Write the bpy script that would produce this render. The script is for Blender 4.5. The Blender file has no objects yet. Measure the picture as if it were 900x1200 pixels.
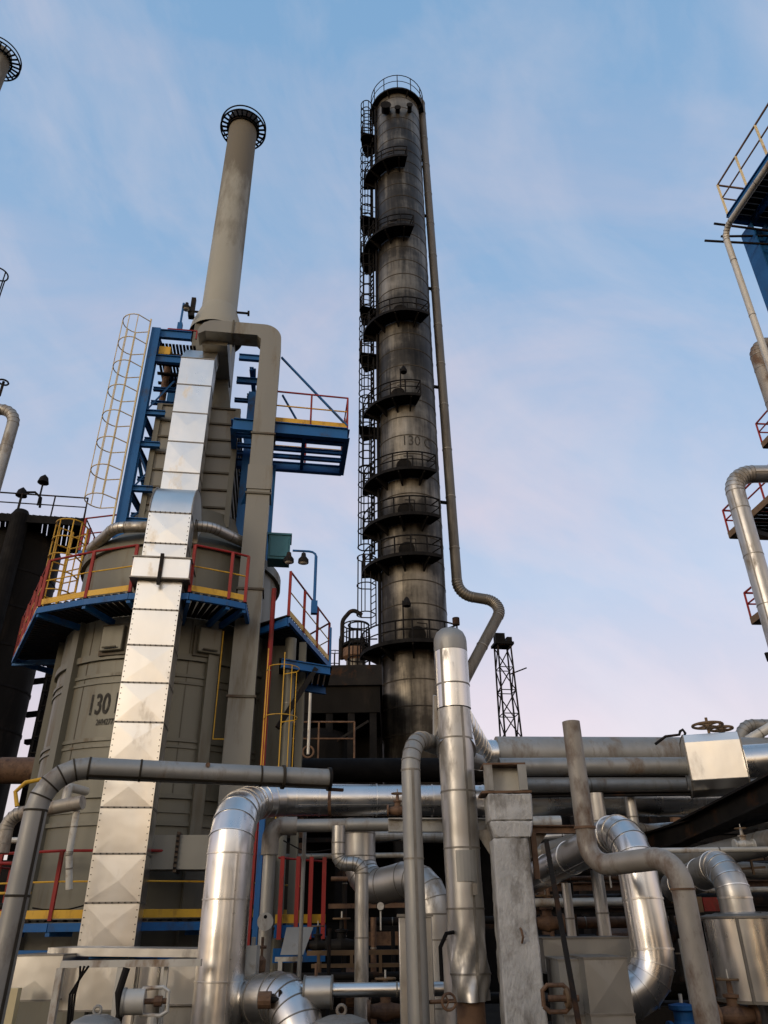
import bpy, bmesh, math, random
from mathutils import Vector, Matrix
V = Vector
rng = random.Random(7)
sc = bpy.context.scene
col = sc.collection
rad = math.radians
# ------------------------------------------------------------------ camera
F = 867.0
TH = rad(29.2); RHO = rad(-0.72)
CAM = V((0, 0, 1.7))
FW = V((0, math.cos(TH), math.sin(TH)))
U0 = V((0, -math.sin(TH), math.cos(TH)))
RT = V((1, 0, 0)) * math.cos(RHO) + U0 * math.sin(RHO)
UP = RT.cross(FW)
cd = bpy.data.cameras.new('camera')
cam = bpy.data.objects.new('camera', cd); col.objects.link(cam)
cd.sensor_fit = 'VERTICAL'; cd.sensor_height = 36; cd.lens = 36 * F / 1200
cd.clip_start = 0.05; cd.clip_end = 5000
m = Matrix.Identity(4)
for i in range(3):
    m[i][0] = RT[i]; m[i][1] = UP[i]; m[i][2] = -FW[i]; m[i][3] = CAM[i]
cam.matrix_world = m
sc.camera = cam

def ray(px, py): return FW + RT * ((px - 450) / F) + UP * ((600 - py) / F)
def at(px, py, Y):
    d = ray(px, py); return CAM + d * (Y / d.y)
def onz(px, py, z):
    d = ray(px, py); return CAM + d * ((z - CAM.z) / d.z)
def dep(p): return (V(p) - CAM).dot(FW)
def wr(w, p): return w / 2 * dep(p) / F          # radius of something w photo pixels wide at p
def zat(p, py):
    c = V((p[0], p[1], 0)) - V((0, 0, CAM.z)); k = V((0, 0, 1)); mm = (600 - py) / F
    return (mm * c.dot(FW) - c.dot(UP)) / (k.dot(UP) - mm * k.dot(FW))
def vt(p, py): return V((p[0], p[1], zat(p, py)))

# ------------------------------------------------------------------ materials
def mk(name, c1, c2, metal=0.0, r0=0.4, r1=0.6, scale=2.0, bump=0.1, bscale=8.0, dirt=None, dirt_amt=0.0, dscale=1.5, zs=1.0, dent=0.0, dmetal=None, panel=0.0, zd=None):
    M = bpy.data.materials.new(name); M.use_nodes = True
    nt = M.node_tree; N = nt.nodes; L = nt.links
    b = N['Principled BSDF']
    b.inputs['Specular IOR Level'].default_value = .06 if max(c2) < .065 else .28 if metal < .2 else .5
    tc = N.new('ShaderNodeTexCoord'); oi = N.new('ShaderNodeObjectInfo')
    off = N.new('ShaderNodeVectorMath'); off.operation = 'ADD'
    mul = N.new('ShaderNodeVectorMath'); mul.operation = 'SCALE'; mul.inputs[3].default_value = 37.0
    L.new(oi.outputs['Random'], mul.inputs[0]); L.new(tc.outputs['Object'], off.inputs[0]); L.new(mul.outputs[0], off.inputs[1])
    mp = N.new('ShaderNodeMapping'); mp.inputs['Scale'].default_value = (1, 1, zs)
    L.new(off.outputs[0], mp.inputs[0])
    def noise(sc_, det=5, vec=mp, rough=.6):
        n = N.new('ShaderNodeTexNoise'); n.inputs['Scale'].default_value = sc_; n.inputs['Detail'].default_value = det
        n.inputs['Roughness'].default_value = rough
        L.new(vec.outputs[0], n.inputs['Vector']); return n
    def ramp(src, a, c):
        r = N.new('ShaderNodeMapRange'); r.inputs[1].default_value = a; r.inputs[2].default_value = c
        L.new(src, r.inputs[0]); return r.outputs[0]
    n1 = noise(scale)
    mx = N.new('ShaderNodeMixRGB'); mx.inputs[1].default_value = (*c1, 1); mx.inputs[2].default_value = (*c2, 1)
    L.new(ramp(n1.outputs[0], .3, .7), mx.inputs[0])
    out = mx.outputs[0]
    rg = N.new('ShaderNodeMapRange'); rg.inputs[1].default_value = .3; rg.inputs[2].default_value = .7
    rg.inputs[3].default_value = r0; rg.inputs[4].default_value = r1
    n2 = noise(scale * 2.3); L.new(n2.outputs[0], rg.inputs[0])
    rough = rg.outputs[0]
    b.inputs['Metallic'].default_value = metal
    if dirt:
        n3 = noise(dscale, 8, rough=.68); src3 = n3.outputs[0]
        if zd:
            sz = N.new('ShaderNodeSeparateXYZ'); L.new(tc.outputs['Object'], sz.inputs[0])
            zr_ = N.new('ShaderNodeMapRange'); zr_.inputs[1].default_value = zd[0]; zr_.inputs[2].default_value = zd[1]; zr_.inputs[4].default_value = zd[2]
            L.new(sz.outputs['Z'], zr_.inputs[0]); ad_ = N.new('ShaderNodeMath'); L.new(src3, ad_.inputs[0]); L.new(zr_.outputs[0], ad_.inputs[1]); src3 = ad_.outputs[0]
        f = ramp(src3, .62 - dirt_amt * .34, .76 - dirt_amt * .26)
        m2 = N.new('ShaderNodeMixRGB'); L.new(f, m2.inputs[0]); L.new(out, m2.inputs[1]); m2.inputs[2].default_value = (*dirt, 1)
        out = m2.outputs[0]
        m3 = N.new('ShaderNodeMapRange'); L.new(f, m3.inputs[0]); m3.inputs[3].default_value = metal
        m3.inputs[4].default_value = metal * .15 if dmetal is None else dmetal
        L.new(m3.outputs[0], b.inputs['Metallic'])
        m4 = N.new('ShaderNodeMix'); m4.data_type = 'FLOAT'; L.new(f, m4.inputs[0]); L.new(rough, m4.inputs[2]); m4.inputs[3].default_value = .8
        rough = m4.outputs[0]
    L.new(out, b.inputs['Base Color']); L.new(rough, b.inputs['Roughness'])
    if bump:
        n4 = noise(bscale, 6); bp = N.new('ShaderNodeBump'); bp.inputs['Strength'].default_value = bump; bp.inputs['Distance'].default_value = .02
        L.new(n4.outputs[0], bp.inputs['Height'])
        if dent:
            n5 = noise(1.7, 2, off); b2 = N.new('ShaderNodeBump'); b2.inputs['Strength'].default_value = dent; b2.inputs['Distance'].default_value = .08
            L.new(n5.outputs[0], b2.inputs['Height']); L.new(bp.outputs[0], b2.inputs['Normal']); bp = b2
        L.new(bp.outputs[0], b.inputs['Normal'])
    return M

M = dict(
    alu=mk('bright_aluminium', (.60, .585, .56), (.68, .665, .64), 1, .24, .36, 1.5, .03, 5, (.26, .225, .17), .12, 2.6, .3, .13, dmetal=.7),
    alub=mk('weathered_aluminium', (.40, .385, .355), (.50, .485, .455), .9, .34, .5, 1.8, .05, 9, (.19, .16, .12), .28, 2.4, .3, .17, dmetal=.5),
    aluduct=mk('duct_aluminium', (.68, .665, .62), (.77, .755, .715), 1, .27, .40, .8, .05, 3, (.55, .47, .34), .14, 1.1, .4, .09, dmetal=.8),
    galv=mk('dull_galvanised_steel', (.235, .23, .21), (.31, .303, .28), .6, .45, .62, 2.5, .1, 12, (.14, .105, .075), .28, 2.8, .35, .12),
    pale=mk('pale_painted_steel', (.40, .385, .34), (.50, .485, .44), .25, .42, .6, 2, .08, 14, (.20, .13, .075), .28, 3, .4),
    khaki=mk('khaki_grey_paint', (.122, .119, .096), (.150, .146, .118), .15, .40, .56, .7, .05, 5, (.115, .088, .055), .26, 1.9, .13, .10),
    greyduct=mk('grey_duct_paint', (.165, .162, .142), (.20, .196, .172), .15, .40, .56, .7, .05, 5, (.12, .095, .06), .28, 1.6, .15, .12),
    khakid=mk('dark_khaki_paint', (.075, .068, .05), (.105, .096, .072), .1, .5, .65, 1, .05, 5, (.07, .045, .03), .3, 1.2, .3),
    stack=mk('stack_grey_paint', (.25, .245, .205), (.295, .288, .24), .05, .5, .65, .8, .05, 6, (.13, .118, .092), .10, .7, .3, zd=(2.5, 9.5, .30)),
    blue=mk('blue_paint', (.005, .07, .215), (.009, .095, .28), 0, .5, .65, 1.5, .06, 8, (.04, .045, .06), .25, 2, .5),
    red=mk('red_paint', (.19, .012, .011), (.26, .02, .016), 0, .5, .65, 2, .05, 8, (.10, .03, .02), .3, 3, .5),
    yellow=mk('yellow_paint', (.48, .27, .02), (.56, .34, .04), 0, .4, .6, 2, .05, 8, (.25, .13, .03), .25, 3, .5),
    cream=mk('cream_paint', (.50, .42, .24), (.58, .48, .28), 0, .5, .6, 2, .05, 8, (.30, .16, .06), .25, 3, .5),
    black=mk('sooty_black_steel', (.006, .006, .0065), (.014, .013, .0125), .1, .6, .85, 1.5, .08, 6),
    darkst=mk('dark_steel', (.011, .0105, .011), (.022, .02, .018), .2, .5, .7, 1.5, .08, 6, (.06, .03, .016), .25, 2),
    vessel=mk('soot_covered_vessel', (.007, .0065, .006), (.015, .0135, .012), .2, .6, .8, .6, .08, 5, (.028, .022, .017), .2, .7, .3),
    rust=mk('rusty_steel', (.10, .052, .028), (.17, .095, .05), .2, .6, .8, 4, .15, 14, (.05, .025, .015), .35, 5),
    rustpipe=mk('weathered_rusty_pipe', (.235, .21, .175), (.31, .285, .245), .35, .45, .65, 3, .12, 16, (.115, .07, .042), .42, 3.4, .5),
    concrete=mk('old_concrete', (.37, .365, .35), (.50, .492, .47), 0, .8, .95, 5, 1.0, 30, (.14, .125, .105), .40, 2.6, .5),
    teal=mk('teal_paint', (.03, .12, .15), (.04, .15, .185), 0, .45, .6, 2, .05, 6),
    oldpipe=mk('old_dark_pipe', (.085, .077, .064), (.13, .12, .10), .4, .45, .62, 1.2, .06, 8, (.05, .042, .034), .3, 1.2, .15),
    boxclad=mk('box_cladding', (.27, .262, .24), (.36, .35, .325), .85, .38, .52, 1.2, .06, 5, (.15, .13, .10), .2, 1.4, .4, .12, dmetal=.5),
    seam=mk('seam_metal', (.17, .155, .13), (.26, .24, .21), .7, .4, .6, 5, .05, 8),
    seaml=mk('bright_seam_metal', (.62, .60, .56), (.72, .70, .67), 1, .25, .4, 5, .05, 8),
    seamd=mk('dark_joint', (.035, .03, .024), (.06, .052, .04), .2, .6, .8, 5, .05, 8),
    stencil=mk('stencil_paint', (.03, .03, .028), (.055, .05, .045), 0, .6, .8, 6, .05, 8, (.14, .13, .10), .22, 9),
    ground=mk('gravel_ground', (.022, .020, .018), (.045, .04, .034), 0, .85, .95, .8, .4, 10, (.035, .03, .028), .4, .5),
    wood=mk('weathered_brown_metal', (.12, .075, .04), (.17, .11, .06), .1, .6, .8, 4, .1, 10),
    glass=mk('lamp_lens', (.45, .42, .34), (.5, .47, .4), 0, .1, .2, 2, 0),
    gwhite=mk('dusty_white_paint', (.42, .41, .36), (.50, .48, .43), 0, .5, .65, 3, .05, 8, (.25, .2, .14), .3, 3),
)

def soot_metal():
    """cladding of the tall column: grey metal under soot laid in long vertical drifts and bands"""
    Mt = bpy.data.materials.new('sooty_column_cladding'); Mt.use_nodes = True
    nt = Mt.node_tree; N = nt.nodes; L = nt.links; b = N['Principled BSDF']
    tc = N.new('ShaderNodeTexCoord')
    def nz(scl, mscale, det=6):
        mp = N.new('ShaderNodeMapping'); mp.inputs['Scale'].default_value = mscale; L.new(tc.outputs['Object'], mp.inputs[0])
        n = N.new('ShaderNodeTexNoise'); n.inputs['Scale'].default_value = scl; n.inputs['Detail'].default_value = det; n.inputs['Roughness'].default_value = .62
        L.new(mp.outputs[0], n.inputs['Vector']); return n.outputs[0]
    a = nz(1.0, (.16, .16, .20)); c = nz(1.5, (1, 1, .10)); d = nz(5.0, (1, 1, .07), 8)
    def mth(op, x, y):
        q = N.new('ShaderNodeMath'); q.operation = op
        for i, s in enumerate((x, y)):
            if hasattr(s, 'links'): L.new(s, q.inputs[i])
            else: q.inputs[i].default_value = s
        return q.outputs[0]
    s = mth('ADD', mth('ADD', mth('MULTIPLY', a, 1.5), .13), mth('ADD', mth('MULTIPLY', c, .8), mth('MULTIPLY', d, .22)))
    rp = N.new('ShaderNodeValToRGB'); e = rp.color_ramp.elements
    e[0].position = .50; e[0].color = (.014, .0125, .0105, 1)
    e[1].position = .84; e[1].color = (.29, .265, .22, 1)
    q = e.new(.61); q.color = (.042, .0375, .031, 1)
    q = e.new(.68); q.color = (.125, .112, .09, 1)
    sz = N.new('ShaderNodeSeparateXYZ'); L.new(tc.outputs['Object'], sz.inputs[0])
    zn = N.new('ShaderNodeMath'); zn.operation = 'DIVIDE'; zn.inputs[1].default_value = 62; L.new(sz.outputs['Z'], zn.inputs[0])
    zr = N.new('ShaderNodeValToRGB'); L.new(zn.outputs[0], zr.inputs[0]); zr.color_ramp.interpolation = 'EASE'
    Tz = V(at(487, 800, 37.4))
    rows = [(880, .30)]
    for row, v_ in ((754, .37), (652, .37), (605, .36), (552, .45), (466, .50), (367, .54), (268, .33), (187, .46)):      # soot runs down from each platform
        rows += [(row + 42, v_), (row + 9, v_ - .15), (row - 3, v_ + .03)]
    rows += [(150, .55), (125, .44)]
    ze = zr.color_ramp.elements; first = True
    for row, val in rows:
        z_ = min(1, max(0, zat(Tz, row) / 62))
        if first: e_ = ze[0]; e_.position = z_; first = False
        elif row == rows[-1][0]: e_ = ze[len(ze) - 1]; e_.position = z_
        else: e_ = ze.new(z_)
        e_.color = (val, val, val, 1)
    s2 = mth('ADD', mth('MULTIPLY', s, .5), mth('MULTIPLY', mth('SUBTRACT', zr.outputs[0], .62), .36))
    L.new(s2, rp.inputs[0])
    L.new(rp.outputs[0], b.inputs['Base Color'])
    b.inputs['Metallic'].default_value = .75; b.inputs['Specular IOR Level'].default_value = .2
    mr = N.new('ShaderNodeMapRange'); L.new(d, mr.inputs[0]); mr.inputs[3].default_value = .32; mr.inputs[4].default_value = .55
    L.new(mr.outputs[0], b.inputs['Roughness'])
    bp = N.new('ShaderNodeBump'); bp.inputs['Strength'].default_value = .2; bp.inputs['Distance'].default_value = .04
    L.new(c, bp.inputs['Height']); L.new(bp.outputs[0], b.inputs['Normal'])
    return Mt
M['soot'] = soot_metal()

# ------------------------------------------------------------------ mesh builder
def frame(t):
    t = t.normalized(); a = V((0, 0, 1)) if abs(t.z) < .95 else V((0, 1, 0))
    x = t.cross(a).normalized(); return x, x.cross(t).normalized()

class MB:
    def __init__(s): s.v = []; s.f = []; s.m = []; s.sm = []; s.mi = 0
    def face(s, idx, smooth=False): s.f.append(idx); s.m.append(s.mi); s.sm.append(smooth)
    def add(s, pts):
        n = len(s.v); s.v += [V(p) for p in pts]; return n
    def hexa(s, p):
        n = s.add(p)
        for q in ((3, 2, 1, 0), (4, 5, 6, 7), (0, 1, 5, 4), (1, 2, 6, 5), (2, 3, 7, 6), (3, 0, 4, 7)): s.face([n + i for i in q])
        return s
    def box(s, c, sx, sy, sz, yaw=0.0):
        c = V(c); X = V((math.cos(yaw), math.sin(yaw), 0)) * sx / 2; Y = V((-math.sin(yaw), math.cos(yaw), 0)) * sy / 2; Z = V((0, 0, sz / 2))
        return s.hexa([c - X - Y - Z, c + X - Y - Z, c + X + Y - Z, c - X + Y - Z, c - X - Y + Z, c + X - Y + Z, c + X + Y + Z, c - X + Y + Z])
    def bar(s, a, b, w, h, side=None):
        a = V(a); b = V(b); x, y = frame(b - a)
        if side is not None: 
            x = (V(side) - (b - a).normalized() * V(side).dot((b - a).normalized())).normalized(); y = x.cross((b - a).normalized())
        X = x * w / 2; Y = y * h / 2
        return s.hexa([a - X - Y, a + X - Y, a + X + Y, a - X + Y, b - X - Y, b + X - Y, b + X + Y, b - X + Y])
    def ibeam(s, a, b, w, h, t=.02, side=None):
        a = V(a); b = V(b); d = (b - a).normalized(); x, y = frame(b - a)
        if side is not None:
            x = (V(side) - d * V(side).dot(d)).normalized(); y = x.cross(d)
        o = y * (h / 2 - t / 2)
        s.bar(a + o, b + o, w, t, x); s.bar(a - o, b - o, w, t, x); s.bar(a, b, t, h - 2 * t - .002, x); return s
    def sweep(s, pts, r, n=12, closed=False, caps=True):
        pts = [V(p) for p in pts]; k = len(pts)
        rs = r if isinstance(r, (list, tuple)) else [r] * k
        tang = []
        for i in range(k):
            if closed: t = pts[(i + 1) % k] - pts[i - 1]
            elif i == 0: t = pts[1] - pts[0]
            elif i == k - 1: t = pts[-1] - pts[-2]
            else: t = (pts[i + 1] - pts[i]).normalized() + (pts[i] - pts[i - 1]).normalized()
            tang.append(t.normalized())
        x, y = frame(tang[0]); base = None
        for i in range(k):
            if i:
                q = tang[i - 1].rotation_difference(tang[i]); x = q @ x; y = q @ y
            b = s.add([pts[i] + (x * math.cos(2 * math.pi * j / n) + y * math.sin(2 * math.pi * j / n)) * rs[i] for j in range(n)])
            if base is None: base = b
        for i in range(k if closed else k - 1):
            A = base + i * n; B = base + ((i + 1) % k) * n
            for j in range(n): s.face([A + j, A + (j + 1) % n, B + (j + 1) % n, B + j], True)
        if caps and not closed:
            s.face([base + j for j in range(n)][::-1]); s.face([base + (k - 1) * n + j for j in range(n)])
        return s
    def tube(s, a, b, r, n=12, r2=None): return s.sweep([a, b], [r, r if r2 is None else r2], n)
    def lathe(s, c, prof, n=48, a0=0.0, a1=360.0, axis=None):
        c = V(c); full = abs(a1 - a0) >= 359.9; cnt = n if full else n + 1
        rows = []
        Z = V((0, 0, 1)) if axis is None else V(axis).normalized()
        if axis is None: X = V((1, 0, 0)); Y = V((0, 1, 0))
        else: X, Y = frame(Z)
        for r, z in prof:
            rows.append(s.add([c + X * r * math.cos(rad(a0 + (a1 - a0) * j / n)) + Y * r * math.sin(rad(a0 + (a1 - a0) * j / n)) + Z * z for j in range(cnt)]))
        for i in range(len(rows) - 1):
            for j in range(n):
                k = (j + 1) % cnt
                s.face([rows[i] + j, rows[i] + k, rows[i + 1] + k, rows[i + 1] + j], True)
        return s
    def prism(s, poly, ext):
        ext = V(ext); n = len(poly); a = s.add(poly); b = s.add([V(p) + ext for p in poly])
        s.face([a + i for i in range(n)][::-1]); s.face([b + i for i in range(n)])
        for i in range(n): s.face([a + i, a + (i + 1) % n, b + (i + 1) % n, b + i])
        return s
    def torus(s, c, R, r, n=48, k=6, axis=None):
        c = V(c); Z = V((0, 0, 1)) if axis is None else V(axis).normalized()
        X, Y = (V((1, 0, 0)), V((0, 1, 0))) if axis is None else frame(Z)
        return s.sweep([c + X * R * math.cos(2 * math.pi * j / n) + Y * R * math.sin(2 * math.pi * j / n) for j in range(n)], r, k, closed=True)

base_of = {}
def thing(name, label, cat, loc=(0, 0, 0), group=None):
    o = bpy.data.objects.new(name, None); col.objects.link(o); o.location = V(loc); o.empty_display_size = .3
    o['label'] = label; o['category'] = cat
    if group: o['group'] = group
    base_of[o.name] = V(loc); return o
def obj(name, mb, mats, parent=None, label=None, cat=None, group=None, kind=None, sharp=15.5, bevel=0):
    me = bpy.data.meshes.new(name)
    off = V((0, 0, 0))
    if parent is not None: off = base_of[parent.name]
    o = bpy.data.objects.new(name, me); col.objects.link(o)
    if parent is None and mb.v:
        c = sum(mb.v, V((0, 0, 0))) / len(mb.v); zmin = min(p.z for p in mb.v); off = V((c.x, c.y, zmin)); o.location = off
    me.from_pydata([tuple(p - off) for p in mb.v], [], mb.f)
    mats = mats if isinstance(mats, (list, tuple)) else [mats]
    for q in mats: me.materials.append(M[q])
    me.polygons.foreach_set('material_index', mb.m); me.polygons.foreach_set('use_smooth', mb.sm)
    bm = bmesh.new(); bm.from_mesh(me); bmesh.ops.recalc_face_normals(bm, faces=bm.faces); bm.to_mesh(me); bm.free()
    me.set_sharp_from_angle(angle=rad(sharp)); me.update()
    if bevel:
        bv = o.modifiers.new('bevel', 'BEVEL'); bv.width = bevel; bv.segments = 2; bv.limit_method = 'ANGLE'
    if parent is not None: o.parent = parent; base_of[o.name] = off
    else: base_of[o.name] = off
    if label: o['label'] = label
    if cat: o['category'] = cat
    if group: o['group'] = group
    if kind: o['kind'] = kind
    return o
def clone(o, loc, parent):
    c = o.copy(); col.objects.link(c); c.parent = parent; c.location = loc; base_of[c.name] = base_of[o.name]; return c

# ------------------------------------------------------------------ pipes
def fillet(pts, bend, nb):
    """polyline with rounded corners; returns points and a flag for the stations that lie in a bend"""
    out = [(pts[0], 0)]
    for i in range(1, len(pts) - 1):
        a = pts[i - 1] - pts[i]; b = pts[i + 1] - pts[i]; ang = math.pi - a.angle(b)
        if ang < .05: out.append((pts[i], 0)); continue
        bd = bend[i] if isinstance(bend, dict) else bend
        d = min(bd * math.tan(ang / 2), a.length * .48, b.length * .48); R = d / math.tan(ang / 2)
        a.normalize(); b.normalize(); c = pts[i] + (a + b).normalized() * (R / math.cos(ang / 2))
        s0 = pts[i] + a * d - c; s1 = pts[i] + b * d - c; nn = max(2, round(nb * ang / (math.pi / 2)))
        ax = s0.cross(s1).normalized(); tot = s0.angle(s1)
        for k in range(nn + 1):
            out.append((c + Matrix.Rotation(tot * k / nn, 3, ax) @ s0, 1))
    out.append((pts[-1], 0)); return out
def band(mb, p, t, r, w=.03, d=.008, n=32):
    t = t.normalized(); mb.sweep([p - t * (w / 2 + .002), p - t * w / 2, p + t * w / 2, p + t * (w / 2 + .002)], [r * .99, r + d, r + d, r * .99], n, caps=False)
def pipe_mb(pts, r, bend=None, nb=5, n=32, seam=0, elbow=True, sd=.006, sw=.018, lap=None, start=.4):
    mb = MB(); pts = [V(p) for p in pts]
    r0 = r[0] if isinstance(r, (list, tuple)) else r
    fp = fillet(pts, bend if bend is not None else r0 * 3, nb) if len(pts) > 2 else [(p, 0) for p in pts]
    P = [p for p, _ in fp]
    if isinstance(r, (list, tuple)):
        ls = [0]
        for i in range(1, len(P)): ls.append(ls[-1] + (P[i] - P[i - 1]).length)
        # radius follows nearest control point distance
        cl = [0]
        for i in range(1, len(pts)): cl.append(cl[-1] + (pts[i] - pts[i - 1]).length)
        RS = []
        for l in ls:
            u = l / ls[-1] * cl[-1]
            for i in range(len(cl) - 1):
                if u <= cl[i + 1] + 1e-6: k = (u - cl[i]) / (cl[i + 1] - cl[i]); RS.append(r[i] * (1 - k) + r[i + 1] * k); break
            else: RS.append(r[-1])
    else: RS = [r] * len(P)
    mb.sweep(P, RS, n)
    mb.mi = 1
    if seam:
        for i in range(len(P) - 1):
            a, b = P[i], P[i + 1]; d = b - a
            inb = fp[i][1] and fp[i + 1][1] and d.length < seam * .8
            if inb:
                if elbow and i and fp[i - 1][1]: band(mb, a, P[i + 1] - P[i - 1], RS[i], sw * .7, sd, n)
                continue
            k = max(1, int(d.length / seam)); 
            for j in range(k):
                u = (j + start) / k
                band(mb, a.lerp(b, u), d, RS[i] * (1 - u) + RS[i + 1] * u, sw, sd, n)
            if fp[i + 1][1]: band(mb, b, d, RS[i + 1], sw, sd, n)
            if fp[i][1]: band(mb, a, d, RS[i], sw, sd, n)
    if lap is not None:
        for i in range(len(P) - 1):
            a, b = P[i], P[i + 1]; d = b - a
            if d.length < .7: continue
            x, y = frame(d); toc = (CAM - (a + b) / 2); toc = (toc - d.normalized() * toc.dot(d.normalized())).normalized()
            sd_ = d.normalized().cross(toc); q = toc * math.cos(lap) + sd_ * math.sin(lap)
            mb.bar(a + q * RS[i], b + q * RS[i + 1], .03, .012, d.normalized().cross(q))
    return mb
def pipe(name, label, pts, w=None, r=None, mat='alub', seam_mat='seam', cat='pipe', group=None, parent=None, **k):
    pts = [V(p) for p in pts]
    if r is None: r = wr(w, pts[0])
    mb = pipe_mb(pts, r, **k)
    return obj(name, mb, [mat, seam_mat], parent, label, cat, group)

# ------------------------------------------------------------------ railings, ladders, decks
def resample(pts, step, closed=False):
    pts = [V(p) for p in pts]; out = []
    rng_ = range(len(pts)) if closed else range(len(pts) - 1)
    for i in rng_:
        a, b = pts[i], pts[(i + 1) % len(pts)]; k = max(1, round((b - a).length / step))
        for j in range(k): out.append(a.lerp(b, j / k))
    if not closed: out.append(pts[-1])
    return out
def railing(root, pts, h=1.1, rail='red', post='red', r=.022, step=1.2, closed=False, mids=(.55,), mid_mat=None, square=False, mid_r=None):
    Z = V((0, 0, 1)); mb = MB()
    P = [V(p) + Z * h for p in pts]
    mb.sweep(P, r, 6, closed=closed)
    mb.mi = 1
    for q in mids: mb.sweep([V(p) + Z * h * q for p in pts], mid_r or r * .8, 6, closed=closed)
    obj('handrail', mb, [rail, mid_mat or rail], root)
    first = None; bo = base_of[root.name]
    for p in resample(pts, step, closed):
        if first is None:
            pm = MB()
            if square: pm.box(V((0, 0, h / 2)) + bo, r * 2.4, r * 2.4, h)
            else: pm.tube(bo, bo + Z * h, r, 6)
            first = obj('railing_post', pm, post, root); first.location = p - bo
        else: clone(first, p - bo, root)
def ladder(name, label, p, z0, z1, out, mat='black', w=.45, cage=None, hoop=.9, group=None, rr=.022, cage_r=.38, strips=5, rung=.3, cat='ladder', cmat=None, hr=None, rungs=True):
    """vertical ladder standing at p; out is the horizontal direction one climbs from"""
    out = V((out[0], out[1], 0)).normalized(); sd = V((-out.y, out.x, 0)); Z = V((0, 0, 1))
    p = V((p[0], p[1], z0)); root = thing(name, label, cat, p, group); hr = hr or rr
    for s in (-1, 1):
        obj('side_rail', MB().bar(p + sd * s * w / 2, p + sd * s * w / 2 + Z * (z1 - z0), rr * 2, rr * 2), mat, root)
    if rungs:
        first = None; n = min(95, int((z1 - z0) / rung))
        for i in range(n):
            zz = (i + .5) * (z1 - z0) / n
            if first is None: first = obj('rung', MB().tube(p - sd * w / 2, p + sd * w / 2, rr * .8, 5), mat, root); first.location = (0, 0, zz)
            else: clone(first, (0, 0, zz), root)
    if cage:
        c0, c1 = cage; first = None; k = max(1, round((c1 - c0) / hoop))
        arc = [p + out * (cage_r * .9 + cage_r * math.sin(t) * 1.0) * (1 if 1 else 0) + sd * cage_r * math.cos(t) for t in [math.pi * j / 10 for j in range(11)]]
        arc = [p + sd * w / 2] + [a for a in arc] + [p - sd * w / 2]
        for i in range(k + 1):
            zz = c0 - z0 + (c1 - c0) * i / k
            if first is None: first = obj('cage_hoop', MB().sweep(arc, hr, 5), cmat or mat, root); first.location = (0, 0, zz)
            else: clone(first, (0, 0, zz), root)
        for j in range(strips):
            a = arc[1 + round(10 * (j + .0) / (strips - 1))]
            obj('cage_bar', MB().tube(a + Z * (c0 - z0), a + Z * (c1 - z0), hr * .85, 5), cmat or mat, root)
    return root
def arcpts(c, r, a0, a1, z, n):
    return [V((c[0] + r * math.cos(rad(a0 + (a1 - a0) * i / n)), c[1] + r * math.sin(rad(a0 + (a1 - a0) * i / n)), z)) for i in range(n + 1)]
def arc_deck(mb, c, r0, r1, a0, a1, z, th, n=16):
    A = arcpts(c, r0, a0, a1, z, n); B = arcpts(c, r1, a0, a1, z, n)
    for i in range(n):
        dn = V((0, 0, -th)); mb.hexa([A[i] + dn, B[i] + dn, B[i + 1] + dn, A[i + 1] + dn, A[i], B[i], B[i + 1], A[i + 1]])
def arc_platform(name, label, c, r0, r1, a0, a1, z, mat='black', railmat='black', group=None, brackets=3, cat='platform', rr=.03, step=1.1, deckmat=None, closed=False, kick=None, h=1.1, n=16):
    mid = rad((a0 + a1) / 2); root = thing(name, label, cat, (c[0] + (r0 + r1) / 2 * math.cos(mid), c[1] + (r0 + r1) / 2 * math.sin(mid), z), group)
    mb = MB(); arc_deck(mb, c, r0, r1, a0, a1, z, .07, n); obj('deck', mb, deckmat or mat, root)
    mb = MB(); arc_deck(mb, c, r1, r1 + .02, a0, a1, z + .12, .19, n); obj('kick_plate', mb, kick or mat, root)
    P = arcpts(c, r1 - .02, a0, a1, z, n)
    if not closed: P = [arcpts(c, r0 + .1, a0, a0 + .01, z, 1)[0]] + P + [arcpts(c, r0 + .1, a1, a1 + .01, z, 1)[0]]
    pl = resample(P, 99)
    # posts are placed on the outer arc only
    mbh = MB(); Z = V((0, 0, 1))
    mbh.sweep([p + Z * h for p in P], rr, 6); mbh.sweep([p + Z * h * .55 for p in P], rr * .8, 6); obj('handrail', mbh, railmat, root)
    L = r1 * rad(abs(a1 - a0)); k = max(2, round(L / step)); first = None; bo = base_of[root.name]
    for i in range(k + 1):
        a = rad(a0 + (a1 - a0) * i / k); p = V((c[0] + (r1 - .02) * math.cos(a), c[1] + (r1 - .02) * math.sin(a), z))
        if first is None: first = obj('railing_post', MB().tube(bo, bo + Z * h, rr, 6), railmat, root); first.location = p - bo
        else: clone(first, p - bo, root)
    for i in range(brackets):
        a = rad(a0 + (a1 - a0) * (i + .5) / brackets); d = V((math.cos(a), math.sin(a), 0)); sdv = V((-d.y, d.x, 0)) * .04
        q = V((c[0], c[1], z - .075)); poly = [q + d * (r0 - .02), q + d * (r1 - .05), q + d * (r1 - .05) - Z * .1, q + d * (r0 - .02) - Z * .5]
        obj('bracket', MB().prism([x - sdv for x in poly], sdv * 2), mat, root)
    return root
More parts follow.
